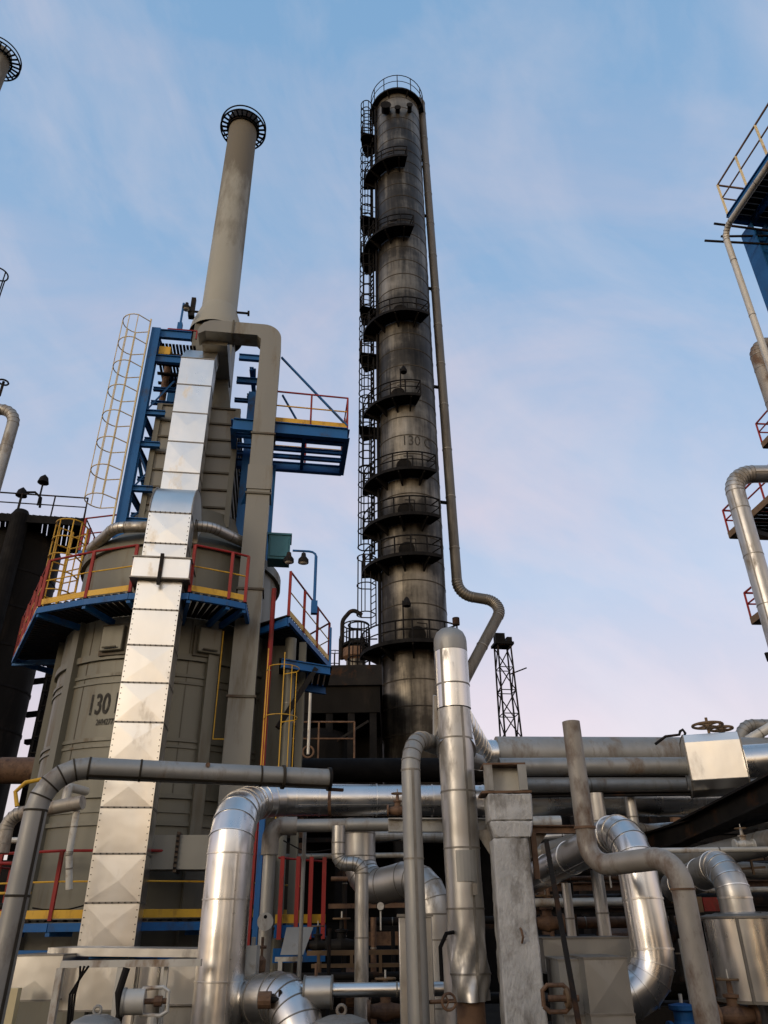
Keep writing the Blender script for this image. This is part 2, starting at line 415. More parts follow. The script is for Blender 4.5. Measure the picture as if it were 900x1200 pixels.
def text_pts(s, size, bold=0):
    cu = bpy.data.curves.new('stencil', 'FONT'); cu.body = s; cu.size = size; cu.offset = bold
    o = bpy.data.objects.new('stencil', cu); col.objects.link(o)
    dg = bpy.context.evaluated_depsgraph_get(); me = bpy.data.meshes.new_from_object(o.evaluated_get(dg))
    vs = [tuple(v.co) for v in me.vertices]; fs = [list(p.vertices) for p in me.polygons]
    bpy.data.objects.remove(o); bpy.data.curves.remove(cu); bpy.data.meshes.remove(me)
    return vs, fs
def cylhit(px, py, c, r):
    d = ray(px, py); ox, oy = CAM.x - c[0], CAM.y - c[1]
    A = d.x ** 2 + d.y ** 2; B = 2 * (ox * d.x + oy * d.y); Cc = ox * ox + oy * oy - r * r
    disc = max(0, B * B - 4 * A * Cc); t = (-B - math.sqrt(disc)) / (2 * A); return CAM + d * t
def lettering(parent, s, size, sx, px, py, c, r, name='lettering', bold=0):
    """text laid on a cylinder of radius r round c, its left baseline at photo point px,py"""
    vs, fs = text_pts(s, size, bold); h = cylhit(px, py, c, r); a0 = math.atan2(h.y - c[1], h.x - c[0]); mb = MB()
    mb.add([V((c[0] + (r + .012) * math.cos(a0 + x * sx / r), c[1] + (r + .012) * math.sin(a0 + x * sx / r), h.z + y)) for x, y, z in vs])
    for f in fs: mb.face(f)
    return obj(name, mb, 'stencil', parent)
# ------------------------------------------------------------------ sky, light
def make_world():
    w = bpy.data.worlds.new('World'); sc.world = w; w.use_nodes = True
    nt = w.node_tree; N = nt.nodes; L = nt.links; bg = N['Background']; outn = N['World Output']
    tc = N.new('ShaderNodeTexCoord'); sx = N.new('ShaderNodeSeparateXYZ'); L.new(tc.outputs['Generated'], sx.inputs[0])
    rp = N.new('ShaderNodeValToRGB'); L.new(sx.outputs['Z'], rp.inputs[0]); e = rp.color_ramp.elements
    stops = [(0, (.56, .45, .45)), (.22, (.64, .525, .565)), (.38, (.46, .525, .665)), (.66, (.29, .435, .64)), (.92, (.19, .365, .59))]
    e[0].position = 0; e[0].color = (*stops[0][1], 1); e[1].position = .92; e[1].color = (*stops[4][1], 1)
    for p, c in stops[1:4]: q = e.new(p); q.color = (*c, 1)
    # thin pink cloud streaks
    mp = N.new('ShaderNodeMapping'); mp.inputs['Rotation'].default_value = (.5, .5, .3); mp.inputs['Scale'].default_value = (1.0, 2.2, 1.5); L.new(tc.outputs['Generated'], mp.inputs[0])
    n = N.new('ShaderNodeTexNoise'); n.inputs['Scale'].default_value = 1.7; n.inputs['Detail'].default_value = 7; n.inputs['Roughness'].default_value = .56; n.inputs['Distortion'].default_value = .5; L.new(mp.outputs[0], n.inputs['Vector'])
    mr = N.new('ShaderNodeMapRange'); mr.inputs[1].default_value = .42; mr.inputs[2].default_value = .66; mr.inputs[4].default_value = .85; L.new(n.outputs[0], mr.inputs[0])
    fz = N.new('ShaderNodeMapRange'); fz.inputs[1].default_value = .98; fz.inputs[2].default_value = .35; fz.inputs[3].default_value = .12; L.new(sx.outputs['Z'], fz.inputs[0])
    ml = N.new('ShaderNodeMath'); ml.operation = 'MULTIPLY'; L.new(mr.outputs[0], ml.inputs[0]); L.new(fz.outputs[0], ml.inputs[1])
    mx = N.new('ShaderNodeMixRGB'); L.new(ml.outputs[0], mx.inputs[0]); L.new(rp.outputs[0], mx.inputs[1]); mx.inputs[2].default_value = (.76, .595, .62, 1)
    # finer wisps, drawn out along one direction
    mp2 = N.new('ShaderNodeMapping'); mp0 = N.new('ShaderNodeMapping'); mp0.inputs['Rotation'].default_value = (.35, .95, .1); L.new(tc.outputs['Generated'], mp0.inputs[0]); mp2.inputs['Scale'].default_value = (3.4, 1.3, .9); L.new(mp0.outputs[0], mp2.inputs[0])
    n2 = N.new('ShaderNodeTexNoise'); n2.inputs['Scale'].default_value = 2.6; n2.inputs['Detail'].default_value = 9; n2.inputs['Roughness'].default_value = .6; n2.inputs['Distortion'].default_value = .5; L.new(mp2.outputs[0], n2.inputs['Vector'])
    mr2 = N.new('ShaderNodeMapRange'); mr2.inputs[1].default_value = .42; mr2.inputs[2].default_value = .80; mr2.inputs[4].default_value = .42; L.new(n2.outputs[0], mr2.inputs[0])
    mx2 = N.new('ShaderNodeMixRGB'); L.new(mr2.outputs[0], mx2.inputs[0]); L.new(mx.outputs[0], mx2.inputs[1]); mx2.inputs[2].default_value = (.74, .66, .69, 1)
    # the sunset glow in the half of the sky behind the camera
    g1 = N.new('ShaderNodeMapRange'); g1.interpolation_type = 'SMOOTHSTEP'; g1.inputs[1].default_value = .05; g1.inputs[2].default_value = -.95; L.new(sx.outputs['Y'], g1.inputs[0])
    g2 = N.new('ShaderNodeMapRange'); g2.interpolation_type = 'SMOOTHSTEP'; g2.inputs[1].default_value = .75; g2.inputs[2].default_value = .05; L.new(sx.outputs['Z'], g2.inputs[0])
    gm = N.new('ShaderNodeMath'); gm.operation = 'MULTIPLY'; L.new(g1.outputs[0], gm.inputs[0]); L.new(g2.outputs[0], gm.inputs[1])
    mg = N.new('ShaderNodeMixRGB'); L.new(gm.outputs[0], mg.inputs[0]); L.new(mx2.outputs[0], mg.inputs[1]); 
    gr = N.new('ShaderNodeValToRGB'); L.new(sx.outputs['Z'], gr.inputs[0]); ge = gr.color_ramp.elements
    ge[0].position = .02; ge[0].color = (1.75, 1.0, .48, 1); ge[1].position = .6; ge[1].color = (1.15, 1.12, 1.1, 1)
    q = ge.new(.22); q.color = (1.75, 1.36, .92, 1); q = ge.new(.4); q.color = (1.55, 1.38, 1.14, 1)
    L.new(gr.outputs[0], mg.inputs[2])
    L.new(mg.outputs[0], bg.inputs['Color']); bg.inputs['Strength'].default_value = .95
    sky = N.new('ShaderNodeTexSky'); sky.sky_type = 'NISHITA'; sky.sun_disc = False
    sky.sun_elevation = rad(SUN_EL); sky.sun_rotation = rad(SUN_ROT)
    b2 = N.new('ShaderNodeBackground'); b2.inputs['Strength'].default_value = .05; L.new(sky.outputs[0], b2.inputs['Color'])
    ad = N.new('ShaderNodeAddShader'); L.new(bg.outputs[0], ad.inputs[0]); L.new(b2.outputs[0], ad.inputs[1]); L.new(ad.outputs[0], outn.inputs['Surface'])
SUN_EL = 14; SUN_AZ = -142          # azimuth from +Y clockwise: behind the camera and a little left
SUN_ROT = SUN_AZ
make_world()
sl = bpy.data.lights.new('sun', 'SUN'); sl.energy = 1.0; sl.angle = rad(16); sl.color = (1.0, .84, .66)
so = bpy.data.objects.new('sun', sl); col.objects.link(so)
a = rad(SUN_AZ); sdir = V((math.sin(a) * math.cos(rad(SUN_EL)), math.cos(a) * math.cos(rad(SUN_EL)), math.sin(rad(SUN_EL))))
so.rotation_euler = sdir.to_track_quat('Z', 'Y').to_euler()
sc.view_settings.view_transform = 'Standard'; sc.view_settings.look = 'None'; sc.view_settings.gamma = 1; sc.view_settings.exposure = 0
Z = V((0, 0, 1))
g = MB(); n_ = g.add([(-900, -900, 0), (900, -900, 0), (900, 900, 0), (-900, 900, 0)]); g.face([0, 1, 2, 3])
obj('ground', g, 'ground', kind='structure')

YAW = rad(8); UX = V((math.cos(YAW), math.sin(YAW), 0)); UY = V((-math.sin(YAW), math.cos(YAW), 0))

# ------------------------------------------------------------------ furnace
FA = at(193, 850, 18.0); FA.z = 0; FR = 2.56
front = FA - UY * FR
deck_z = at(187, 697, 14.4).z
low_z = at(187, 1078, 15.0).z
fur = thing('furnace', 'khaki grey cylindrical furnace stencilled 130 H behind the silver ducts', 'furnace', FA)
mb = MB(); mb.lathe(FA, [(FR, .2), (FR, deck_z - .05)], 72); obj('shell', mb, 'khaki', fur)
mb = MB(); zr = deck_z + 2.0
mb.lathe(FA, [(2.45, deck_z - .1), (2.45, zr - .25), (2.55, zr - .25), (2.55, zr), (1.75, zr + .75), (1.6, zr + 1.3)], 64); obj('roof', mb, 'khaki', fur)
for py, w, d in ((770, .14, .07), (792, .07, .035), (801, .05, .03), (868, .07, .035), (876, .05, .03), (934, .08, .06), (952, .05, .03), (966, .08, .05), (1048, .5, .05)):
    z = cylhit(225, py, FA, FR + d).z
    obj('stiffening_ring', MB().lathe(FA, [(FR - .01, z - w / 2), (FR + d, z - w / 2), (FR + d, z + w / 2), (FR - .01, z + w / 2)], 72), 'khaki', fur)
for k in range(10):
    a = rad(-90 - 8 + 36 * k + 7); d = V((math.cos(a), math.sin(a), 0))
    obj('buttress', MB().box(FA + d * (FR + .05) + Z * (deck_z / 2), .18, .24, deck_z - .12, a), 'khaki', fur)
for k in range(14):
    a = rad(25.7 * k + 11); d = V((math.cos(a), math.sin(a), 0)); zz0, zz1 = ((0.4, deck_z * .52), (deck_z * .52, deck_z - .1))[k % 2]
    obj('weld_seam', MB().bar(FA + d * (FR + .001) + Z * zz0, FA + d * (FR + .001) + Z * zz1, .012, .022, d), 'khakid', fur)
for px, py in ((137, 751), (243, 754)):
    h = cylhit(px, py, FA, FR); d = V((h.x - FA.x, h.y - FA.y, 0)).normalized(); yw = math.atan2(d.y, d.x) + math.pi / 2
    o = obj('access_door', MB().box(h + d * .10, .52, .22, .56, yw), 'khaki', fur, bevel=.02)
    obj('door_frame', MB().box(h + d * .04, .66, .14, .70, yw), 'khakid', o)
    s = V((-d.y, d.x, 0))
    obj('handle', MB().tube(h + d * .26 - s * .16 - Z * .22, h + d * .26 + s * .16 - Z * .22, .02, 8), 'khakid', o)
lettering(fur, '130 H', .60, .60, 101.5, 838, FA, FR, bold=.012)
lettering(fur, '26042777', .17, .66, 112, 850, FA, FR, bold=.003)
# convection box over the roof, with its panel flanges
CB = FA - UY * 0.0; cz0 = zr + .9; cz1 = at(234, 476, 16.7).z; cw = 2.15; cdp = 2.5
mb = MB(); mb.box(CB + Z * ((cz0 + cz1) / 2), cw, cdp, cz1 - cz0, YAW)
obj('convection_box', mb, 'greyduct', fur)
k = 7
for i in range(k + 1):
    z = cz0 + .05 + (cz1 - cz0 - .05) * i / k
    obj('panel_flange', MB().box(CB + Z * z, cw + .10, cdp + .10, .05, YAW), 'khakid', fur)
for s in (-1, 1):
    for t in (-1, 1):
        obj('corner_post', MB().box(CB + UX * s * (cw / 2) + UY * t * (cdp / 2) + Z * ((cz0 + cz1) / 2), .14, .14, cz1 - cz0, YAW), 'khaki', fur)
# hood that narrows from the box to the stack
stz = zat(FA, 396)
mb = MB()
def sq(c, w, d, z): return [c - UX * w / 2 - UY * d / 2 + Z * z, c + UX * w / 2 - UY * d / 2 + Z * z, c + UX * w / 2 + UY * d / 2 + Z * z, c - UX * w / 2 + UY * d / 2 + Z * z]
lv = [sq(FA, cw * .8, cdp * .8, cz1 + .03), sq(FA, 1.25, 1.25, cz1 + 1.4), sq(FA, 1.2, 1.2, stz)]
for A, B in zip(lv, lv[1:]): mb.hexa(A + B)
obj('hood', mb, 'khaki', fur)

# ------------------------------------------------------------------ chimney stack
def spoked_ring(parent, c, r0, r1, z, nsp, mat='black'):
    mb = MB()
    mb.torus(V(c) + Z * z, r1, .035, 56, 6); mb.torus(V(c) + Z * (z + .25), r1, .03, 56, 6); mb.torus(V(c) + Z * (z), r0 + .06, .04, 48, 6)
    obj('walkway_ring', mb, mat, parent); first = None
    for i in range(nsp):
        a = 2 * math.pi * i / nsp; d = V((math.cos(a), math.sin(a), 0))
        obj('spoke', MB().bar(V(c) + d * r0 + Z * z, V(c) + d * r1 + Z * z, .07, .05, Z), mat, parent)
ST = V((FA.x, FA.y, 0)); s0 = zat(FA, 396); s1 = zat(FA, 150)
rb = wr(40, vt(FA, 348)); rt = wr(32.5, vt(FA, 170))
chim = thing('chimney_stack', 'tall grey chimney with a black spoked ring at its top, above the furnace', 'chimney', V((FA.x, FA.y, s0)))
zf = zat(FA, 366)
mb = MB(); mb.lathe(ST, [(rb * 1.5, s0), (rb * 1.42, s0 + .35), (rb * 1.02, zf), (rb, zf + .05), (rt, s1 - .6), (rt, s1 + .25), (rt - .05, s1 + .25), (rt - .05, s1 - .5)], 48)
obj('shaft', mb, 'stack', chim)
spoked_ring(chim, ST, rt, wr(51, vt(FA, 150)) , s1 - .15, 26)
obj('rim', MB().lathe(ST, [(rt, s1 - .25), (rt + .06, s1 - .25), (rt + .06, s1 + .3), (rt - .02, s1 + .3)], 48), 'darkst', chim)
for (px, py, s) in ((237, 366, -1), (276, 366, 1)):
    p = at(px, py, FA.y - .1); q = p + UX * s * .42
    obj('sampling_nozzle', MB().tube(p - UX * s * .2, q, .04, 10), 'darkst', chim)
    obj('nozzle_flange', MB().tube(q - UX * s * .03, q + UX * s * .03, .09, 14), 'darkst', chim)
p = at(226, 360, FA.y - .1)
t = thing('damper_actuator', 'small dark box on a nozzle beside the foot of the chimney', 'actuator', p - Z * .35)
obj('housing', MB().box(p, .14, .14, .75, YAW), 'darkst', t); obj('base_plate', MB().box(p - Z * .42, .2, .2, .06, YAW), 'darkst', t)
# twin stack at the left edge
T2 = at(-4, 72, 18.0); T2.z = 0; z2 = zat(T2, 68)
ch2 = thing('chimney_stack', 'chimney cut by the left edge of the photo, only its spoked top in sight', 'chimney', V((T2.x, T2.y, 0)))
obj('shaft', MB().lathe(T2, [(.62, 0), (.5, z2 + .25), (.45, z2 + .25)], 40), 'stack', ch2)
spoked_ring(ch2, T2, .5, wr(49, vt(T2, 70)), z2 - .15, 26)

# ------------------------------------------------------------------ silver ducts with cross-broken panels
def duct_panels(mb, p0, p1, w, d, k, ux, uy, raise_=.014, u0=0.0, faces='frlb'):
    """square duct from p0 up to p1 (centres), k panels, each face a shallow pyramid"""
    p0 = V(p0); p1 = V(p1)
    for i in range(k):
        a = p0.lerp(p1, i / k); b = p0.lerp(p1, (i + 1) / k)
        for n, s, hw, hd in ((-uy, ux, w / 2, d / 2), (ux, uy, d / 2, w / 2), (uy, -ux, w / 2, d / 2), (-ux, -uy, d / 2, w / 2)):
            q = mb.add([a + n * hd - s * hw, a + n * hd + s * hw, b + n * hd + s * hw, b + n * hd - s * hw, (a + b) / 2 + n * (hd + raise_ * rng.uniform(.55, 1.35)) + s * hw * rng.uniform(-.16, .16) + Z * (b - a).length * rng.uniform(-.08, .08)])
            for j in range(4): mb.face([q + j, q + (j + 1) % 4, q + 4])
    mb.face([mb.add([p0 + ux * x * w / 2 + uy * y * d / 2 for x, y in ((-1, -1), (1, -1), (1, 1), (-1, 1))]) + j for j in range(4)])
    mb.face([mb.add([p1 + ux * x * w / 2 + uy * y * d / 2 for x, y in ((-1, -1), (1, -1), (1, 1), (-1, 1))]) + j for j in range(4)])
def duct_seam(mb, p, w, d, ux, uy, h=.03, o=.012):
    X = ux * (w / 2 + o); Y = uy * (d / 2 + o); H = Z * h / 2; p = V(p)
    mb.hexa([p - X - Y - H, p + X - Y - H, p + X + Y - H, p - X + Y - H, p - X - Y + H, p + X - Y + H, p + X + Y + H, p - X + Y + H])
Yd = 14.35
D0 = at(122, 1119, Yd - .33); dz0 = D0.z; D0 = D0 + UY * .36
dw, dd = .90, .66
dtop = zat(D0 - UY * .33, 553) 
R_o = 1.05
zb = dtop - R_o
lo = thing('air_duct', 'large silver duct of creased panels rising past the ring platform, its top bent over', 'duct', D0)
mb = MB(); duct_panels(mb, V((D0.x, D0.y, dz0)), V((D0.x, D0.y, zb)), dw, dd, 11, UX, UY)
BODY = mb
for i in range(12):
    z = dz0 + (zb - dz0) * i / 11
    mb = MB(); duct_seam(mb, V((D0.x, D0.y, z)), dw, dd, UX, UY)
    obj('panel_joint', mb, 'seam', lo)
# bend over the top (half ring seen from the side)
cc = D0 + UY * (R_o - dd / 2); cc = V((cc.x, cc.y, zb)); mb = MB(); n = 14; ri = R_o - dd
rows = []
for i in range(n + 1):
    t = math.pi * i / n; dv = -UY * math.cos(t) + Z * math.sin(t)
    rows.append(mb.add([cc + dv * R_o - UX * dw / 2, cc + dv * R_o + UX * dw / 2, cc + dv * ri + UX * dw / 2, cc + dv * ri - UX * dw / 2]))
for A, B in zip(rows, rows[1:]):
    for j in range(4): mb.face([A + j, A + (j + 1) % 4, B + (j + 1) % 4, B + j], True)
D1 = D0 + UY * 2 * (R_o - dd / 2)
obj('bend', mb, 'aluduct', lo, sharp=30)
mb = MB(); zt2 = zr - .2
mb.box(V((D1.x, D1.y, (zb + zt2) / 2)), dw, dd, zb - zt2, YAW); obj('return_leg', mb, 'aluduct', lo)
for s in (-1, 1):
    mb = MB(); pr = []
    for i in range(n + 1):
        t = math.pi * i / n; pr.append(cc + (-UY * math.cos(t) + Z * math.sin(t)) * (R_o + .012) + UX * s * dw / 2)
    mb.sweep(pr, .018, 6); obj('edge_bead', mb, 'seam', lo)
zc0 = zat(D0 - UY * .33, 680); zc1 = zat(D0 - UY * .33, 656)
mb = MB(); mb.box(V((D0.x, D0.y, (zc0 + zc1) / 2)), dw + .26, dd + .24, zc1 - zc0, YAW); obj('collar', mb, 'aluduct', lo, bevel=.01)
pc = V((D0.x, D0.y, 0)) - UY * (dd / 2 + .16)
obj('collar_strap', MB().bar(pc + Z * (zc0 - .16), pc + Z * (zc1 + .06), .07, .07, UX), 'darkst', lo)
obj('collar_rim', MB().box(V((D0.x, D0.y, zc0)), dw + .31, dd + .29, .03, YAW), 'seam', lo)
obj('collar_rim', MB().box(V((D0.x, D0.y, zc1)), dw + .31, dd + .29, .03, YAW), 'seam', lo)
# rivets along the joints stay in the mesh of the duct
mb = BODY; mb.mi = 1
for i in range(12):
    z = dz0 + (zb - dz0) * i / 11
    for j in range(9):
        c = V((D0.x, D0.y, z)) - UY * (dd / 2 + .02) + UX * dw * (j - 4) / 8.6
        mb.box(c, .02, .02, .02, YAW)
    if i < 11:
        for j in range(1, 7):
            for s in (-1, 1): mb.box(V((D0.x, D0.y, z + (zb - dz0) / 11 * j / 7)) - UY * (dd / 2 + .004) + UX * s * (dw / 2 - .03), .016, .016, .016, YAW)
mb.mi = 0; obj('duct_body', mb, ['aluduct', 'seamd'], lo, sharp=2)
# upper duct behind it
E0 = at(232, 420, 15.75); ez1 = E0.z; E0 = E0 + UY * .3; ez0 = zb + .25
up = thing('air_duct', 'narrower silver duct of creased panels in front of the convection box, below the chimney', 'duct', V((E0.x, E0.y, ez0)))
mb = MB(); duct_panels(mb, V((E0.x, E0.y, ez0)), V((E0.x, E0.y, ez1)), .90, .6, 6, UX, UY); obj('duct_body', mb, 'aluduct', up, sharp=2)
for i in range(7):
    mb = MB(); duct_seam(mb, V((E0.x, E0.y, ez0 + (ez1 - ez0) * i / 6)), .90, .6, UX, UY); obj('panel_joint', mb, 'seam', up)
mb = MB(); E0f = V((E0.x, E0.y, 0)); A = sq(E0f, .9, .6, ez1 + .02); B = [p + UY * .5 for p in sq(E0f, .9, .5, ez1 + .75)]; mb.hexa(A + B); obj('duct_head', mb, 'aluduct', up)

# ------------------------------------------------------------------ grey gooseneck flue duct
gy = 15.75
G0 = at(315, 430, gy); gw = .56; gd = .5
gx = V((G0.x, G0.y, 0)) + UY * gd / 2
gzt = at(300, 381, gy).z; gzb = zat(G0, 950)
gn = thing('flue_duct', 'grey painted gooseneck duct bending from below the chimney down to the left-hand foreground', 'duct', V((gx.x, gx.y, gzb)))
left = at(232, 400, gy)
Lx = (V((left.x, left.y, 0)) - gx).dot(UX)
prof = [V((gw / 2, gzb)), V((gw / 2, gzt - .5))]
prof += [V((gw / 2 - .5 + .5 * math.cos(rad(t)), gzt - .5 + .5 * math.sin(rad(t)))) for t in range(10, 91, 10)]
prof += [V((Lx + .45, gzt))] + [V((Lx + .45 - .45 * math.sin(rad(t)), gzt - .45 + .45 * math.cos(rad(t)))) for t in (20, 45, 70, 90)]
inn = [V((Lx + .02, gzt - .55)), V((Lx + .2, gzt - .42)), V((-gw / 2 - .12, gzt - .42)), V((-gw / 2, gzt - .55)), V((-gw / 2, gzb))]
poly = prof + inn
mb = MB(); mb.prism([gx - UY * gd / 2 + UX * q[0] + Z * q[1] for q in poly], UY * gd); obj('duct_body', mb, 'greyduct', gn, sharp=30)
mb = MB(); c = gx + UX * (Lx + .45) + UY * 1.1; mb.box(V((c.x, c.y, gzt - .3)), .7, 1.9, .5, YAW); obj('duct_branch', mb, 'greyduct', gn)
for py in (508, 578, 690, 816, 906):
    z = zat(G0, py); obj('flange', MB().box(V((gx.x, gx.y, z)), gw + .07, gd + .07, .05, YAW), 'khakid', gn)
c = gx + UX * (Lx + .95); obj('flange', MB().box(V((c.x, c.y, gzt - .21)), .05, gd + .06, .5, YAW), 'khakid', gn)
z = zat(G0, 576); obj('expansion_joint', MB().box(V((gx.x, gx.y, z + .42)), gw + .05, gd + .05, .7, YAW), 'greyduct', gn)
# grey duct low down between the silver duct and the big bend
p = at(150, 1000, 15.0); q = at(252, 1000, 15.0); h = wr(36, p) * 2
t = thing('cross_duct', 'flat grey duct with a bolted flange running right from the silver duct', 'duct', p)
obj('duct_body', MB().bar(p, q, h, .6, Z), 'greyduct', t); 
f = p.lerp(q, .58)
obj('flange', MB().bar(f - UX * .03, f + UX * .03, h + .10, .70, Z), 'khakid', t)
mb = MB()
for i in range(7): mb.box(f - UY * .36 + Z * h * (i - 3) / 6.4, .05, .05, .03, YAW)
obj('bolts', mb, 'darkst', t)

# ------------------------------------------------------------------ furnace ring platforms
def ring_platform(name, label, pts, ri, z, runs, group=None):
    """pts: outer outline all round (plan points); ri: inner radius round the furnace"""
    root = thing(name, label, 'platform', V((FA.x, FA.y, z)), group)
    pts = [V((p[0], p[1], z)) for p in pts]; k = len(pts)
    mb = MB()                                   # grating of narrow bars
    for i in range(k):
        A, B = pts[i], pts[(i + 1) % k]; nn = max(2, int((B - A).length / .16))
        for j in range(nn):
            o = A.lerp(B, j / nn); d = V((o.x - FA.x, o.y - FA.y, 0)); s = V((FA.x, FA.y, z)) + d.normalized() * ri
            if d.length > ri + .1: mb.bar(s, o, .10, .035, V((-d.y, d.x, 0)))
    obj('grating', mb, 'darkst', root)
    for i in range(k):
        A, B = pts[i], pts[(i + 1) % k]; dn = Z * .10
        nrm = V(((B - A).y, -(B - A).x, 0)).normalized()
        obj('edge_beam', MB().bar(A - dn, B - dn, .13, .08, Z), 'blue', root)
        d = V((A.x - FA.x, A.y - FA.y, 0)); s = V((FA.x, FA.y, z)) + d.normalized() * ri
        if d.length > ri + .2: obj('bracket_beam', MB().bar(s - Z * .18, A - Z * .17, .13, .08, Z), 'blue', root)
    for run in runs:
        mbk = MB(); R = [pts[i % k] for i in run]
        for A, B in zip(R, R[1:]): mbk.bar(A + Z * .10, B + Z * .10, .13, .02, Z)
        obj('kick_plate', mbk, 'yellow', root)
        railing(root, R, 1.1, 'red', 'red', .026, 1.0, mids=(.55,), mid_mat='yellow', square=True, mid_r=.016)
    return root
zd = deck_z
op = [onz(px, py, zd) for px, py in ((17, 770), (46, 711), (100, 701), (152, 694), (222, 694), (268, 702), (287, 706))]
d1 = at(296, 712, 16.6); d1.z = zd
op += [d1, onz(338, 722, zd), onz(385, 776, zd)]
angs = [math.degrees(math.atan2(op[-1].y - FA.y, op[-1].x - FA.x))]
for a in (35, 65, 95, 125, 150): op.append(V((FA.x + 3.75 * math.cos(rad(a)), FA.y + 3.75 * math.sin(rad(a)), zd)))
ring_platform('ring_platform', 'blue ring platform with red railing and yellow kick plate high round the furnace', op, 2.5, zd,
              [[0, 1, 2, 3], [4, 5, 6], [8, 9, 10, 11, 12, 13, 14, 15]])
zl = low_z
ol = [V((FA.x + 3.55 * math.cos(rad(a)), FA.y + 3.55 * math.sin(rad(a)), zl)) for a in (150, 185, 215, 240, 262, 285, 305, 325, 350, 20, 60, 105)]
ring_platform('ring_platform', 'low blue and yellow ring platform with red railing at the foot of the furnace', ol, 2.78, zl, [list(range(0, 10))])
ring_beam = thing('ring_beam', 'dark blue curved beam just below the low ring platform', 'beam', V((FA.x, FA.y, zl - .6)))
for A, B in zip(ol, ol[1:] + ol[:1]):
    a_ = V((FA.x, FA.y, 0)).lerp(V((A.x, A.y, 0)), .93); b_ = V((FA.x, FA.y, 0)).lerp(V((B.x, B.y, 0)), .93)
    obj('beam_segment', MB().bar(a_ + Z * (zl - .52), b_ + Z * (zl - .52), .16, .1, Z), 'blue', ring_beam)
# ------------------------------------------------------------------ blue steel tower left of the convection box
y1 = 16.35; y2 = 18.6
L1 = at(184, 387, y1); L2 = at(205, 440, y2)
bt = thing('steel_tower', 'blue steel frame of two braced legs to the left of the convection box', 'steel tower', V((L1.x, L1.y, deck_z)))
zt = L1.z
def col_at(p, za, zb_, root, w=.26, d=.22, mat='blue', name='column'): return obj(name, MB().ibeam(V((p.x, p.y, za)), V((p.x, p.y, zb_)), w, d, .03, UX), mat, root)
col_at(L1, deck_z - .3, zt, bt, .25, .25); col_at(L2, deck_z - .3, zt + .2, bt, .22, .22)
pz_low = at(345, 494, 16.0).z - .3
L3 = V((CB.x, CB.y, 0)) + UX * (cw / 2 + .32) - UY * .9; L4 = L3 + UY * 2.1
col_at(L3, deck_z, cz1 + .9, bt, .2, .2); col_at(L4, deck_z, zt, bt, .2, .2)
ztop2 = zat(L1, 398)
R1 = V((L1.x, L1.y, 0)); 
def beam(a, b, root=bt, w=.22, d=.12, name='beam', mat='blue'): return obj(name, MB().ibeam(a, b, d, w, .02), mat, root)
def brace(a, b, root=bt, w=.09, mat='blue', name='brace'): return obj(name, MB().bar(a, b, w, w * .6), mat, root)
e = R1 + UX * 1.0
beam(R1 + Z * (zt - .13), e + Z * (zt - .13), w=.3); beam(R1 + Z * zat(L1, 420), e + Z * zat(L1, 420) + UX * .1, w=.26)
beam(V((L1.x, L1.y, zt - .2)), V((L2.x, L2.y, zt - .2))); beam(V((L2.x, L2.y, zt - .2)), V((L2.x, L2.y, zt - .2)) + UX * 1.0)
for py in (483, 520, 572, 610):
    z = zat(L1, py); a_ = V((L1.x, L1.y, z)); b_ = V((L2.x, L2.y, z))
    beam(a_, b_, w=.14); beam(a_, a_ + UX * .62, w=.16)
for pa, pb in ((483, 435), (520, 570), (575, 525), (612, 575), (640, 610)):
    brace(vt(L1, pa), V((L2.x, L2.y, zat(L1, pb))))
    z1_, z2_ = zat(L1, pa), zat(L1, pb)
    brace(V((L1.x, L1.y, z1_)) + UY * .1, V((L1.x, L1.y, z2_)) + UX * .62 + UY * .4, w=.07)
zs_ = [deck_z + .6 + (cz1 - deck_z - .6) * i / 5 for i in range(6)]
for a_, b_ in zip(zs_, zs_[1:]):
    brace(V((L3.x, L3.y, a_)), V((L4.x, L4.y, b_))); beam(V((L3.x, L3.y, b_)), V((L4.x, L4.y, b_)), w=.12)
for py in (420, 447, 470):
    z = zat(L3, py); beam(V((L3.x, L3.y, z)) - UX * .5, V((L3.x, L3.y, z)) + UX * .65, w=.2 if py < 460 else .1)
for py in (403, 440, 456, 500, 547, 590, 630):
    z = zat(L1, py); a_ = V((L1.x, L1.y, z)) + UY * .6
    beam(a_ + UX * .05, a_ + UX * .72, w=.10, name='tie_beam')
for py in (432, 463, 508, 556):
    z = zat(L3, py); a_ = V((L3.x, L3.y, z)); beam(a_ - UX * .1, a_ + UY * 2.1, w=.12); brace(a_, a_ + UY * 2.1 - Z * 1.0, w=.07)
l5 = V((L3.x, L3.y, 0)) + UX * .75 + UY * .3; col_at(l5, deck_z, pz_low, bt, .16, .16)
for py in (520, 560, 600, 640):
    z = zat(l5, py); beam(V((L3.x, L3.y, z)), V((l5.x, l5.y, z)), w=.12); brace(V((L3.x, L3.y, z)), V((l5.x, l5.y, z + .8)), w=.06)
rp_ = MB(); rp_.tube(V((L1.x, L1.y, deck_z)) + UX * .28 + UY * .9, V((L1.x, L1.y, zt - .6)) + UX * .28 + UY * .9, .1, 12); obj('riser_pipe', rp_, 'rust', bt)
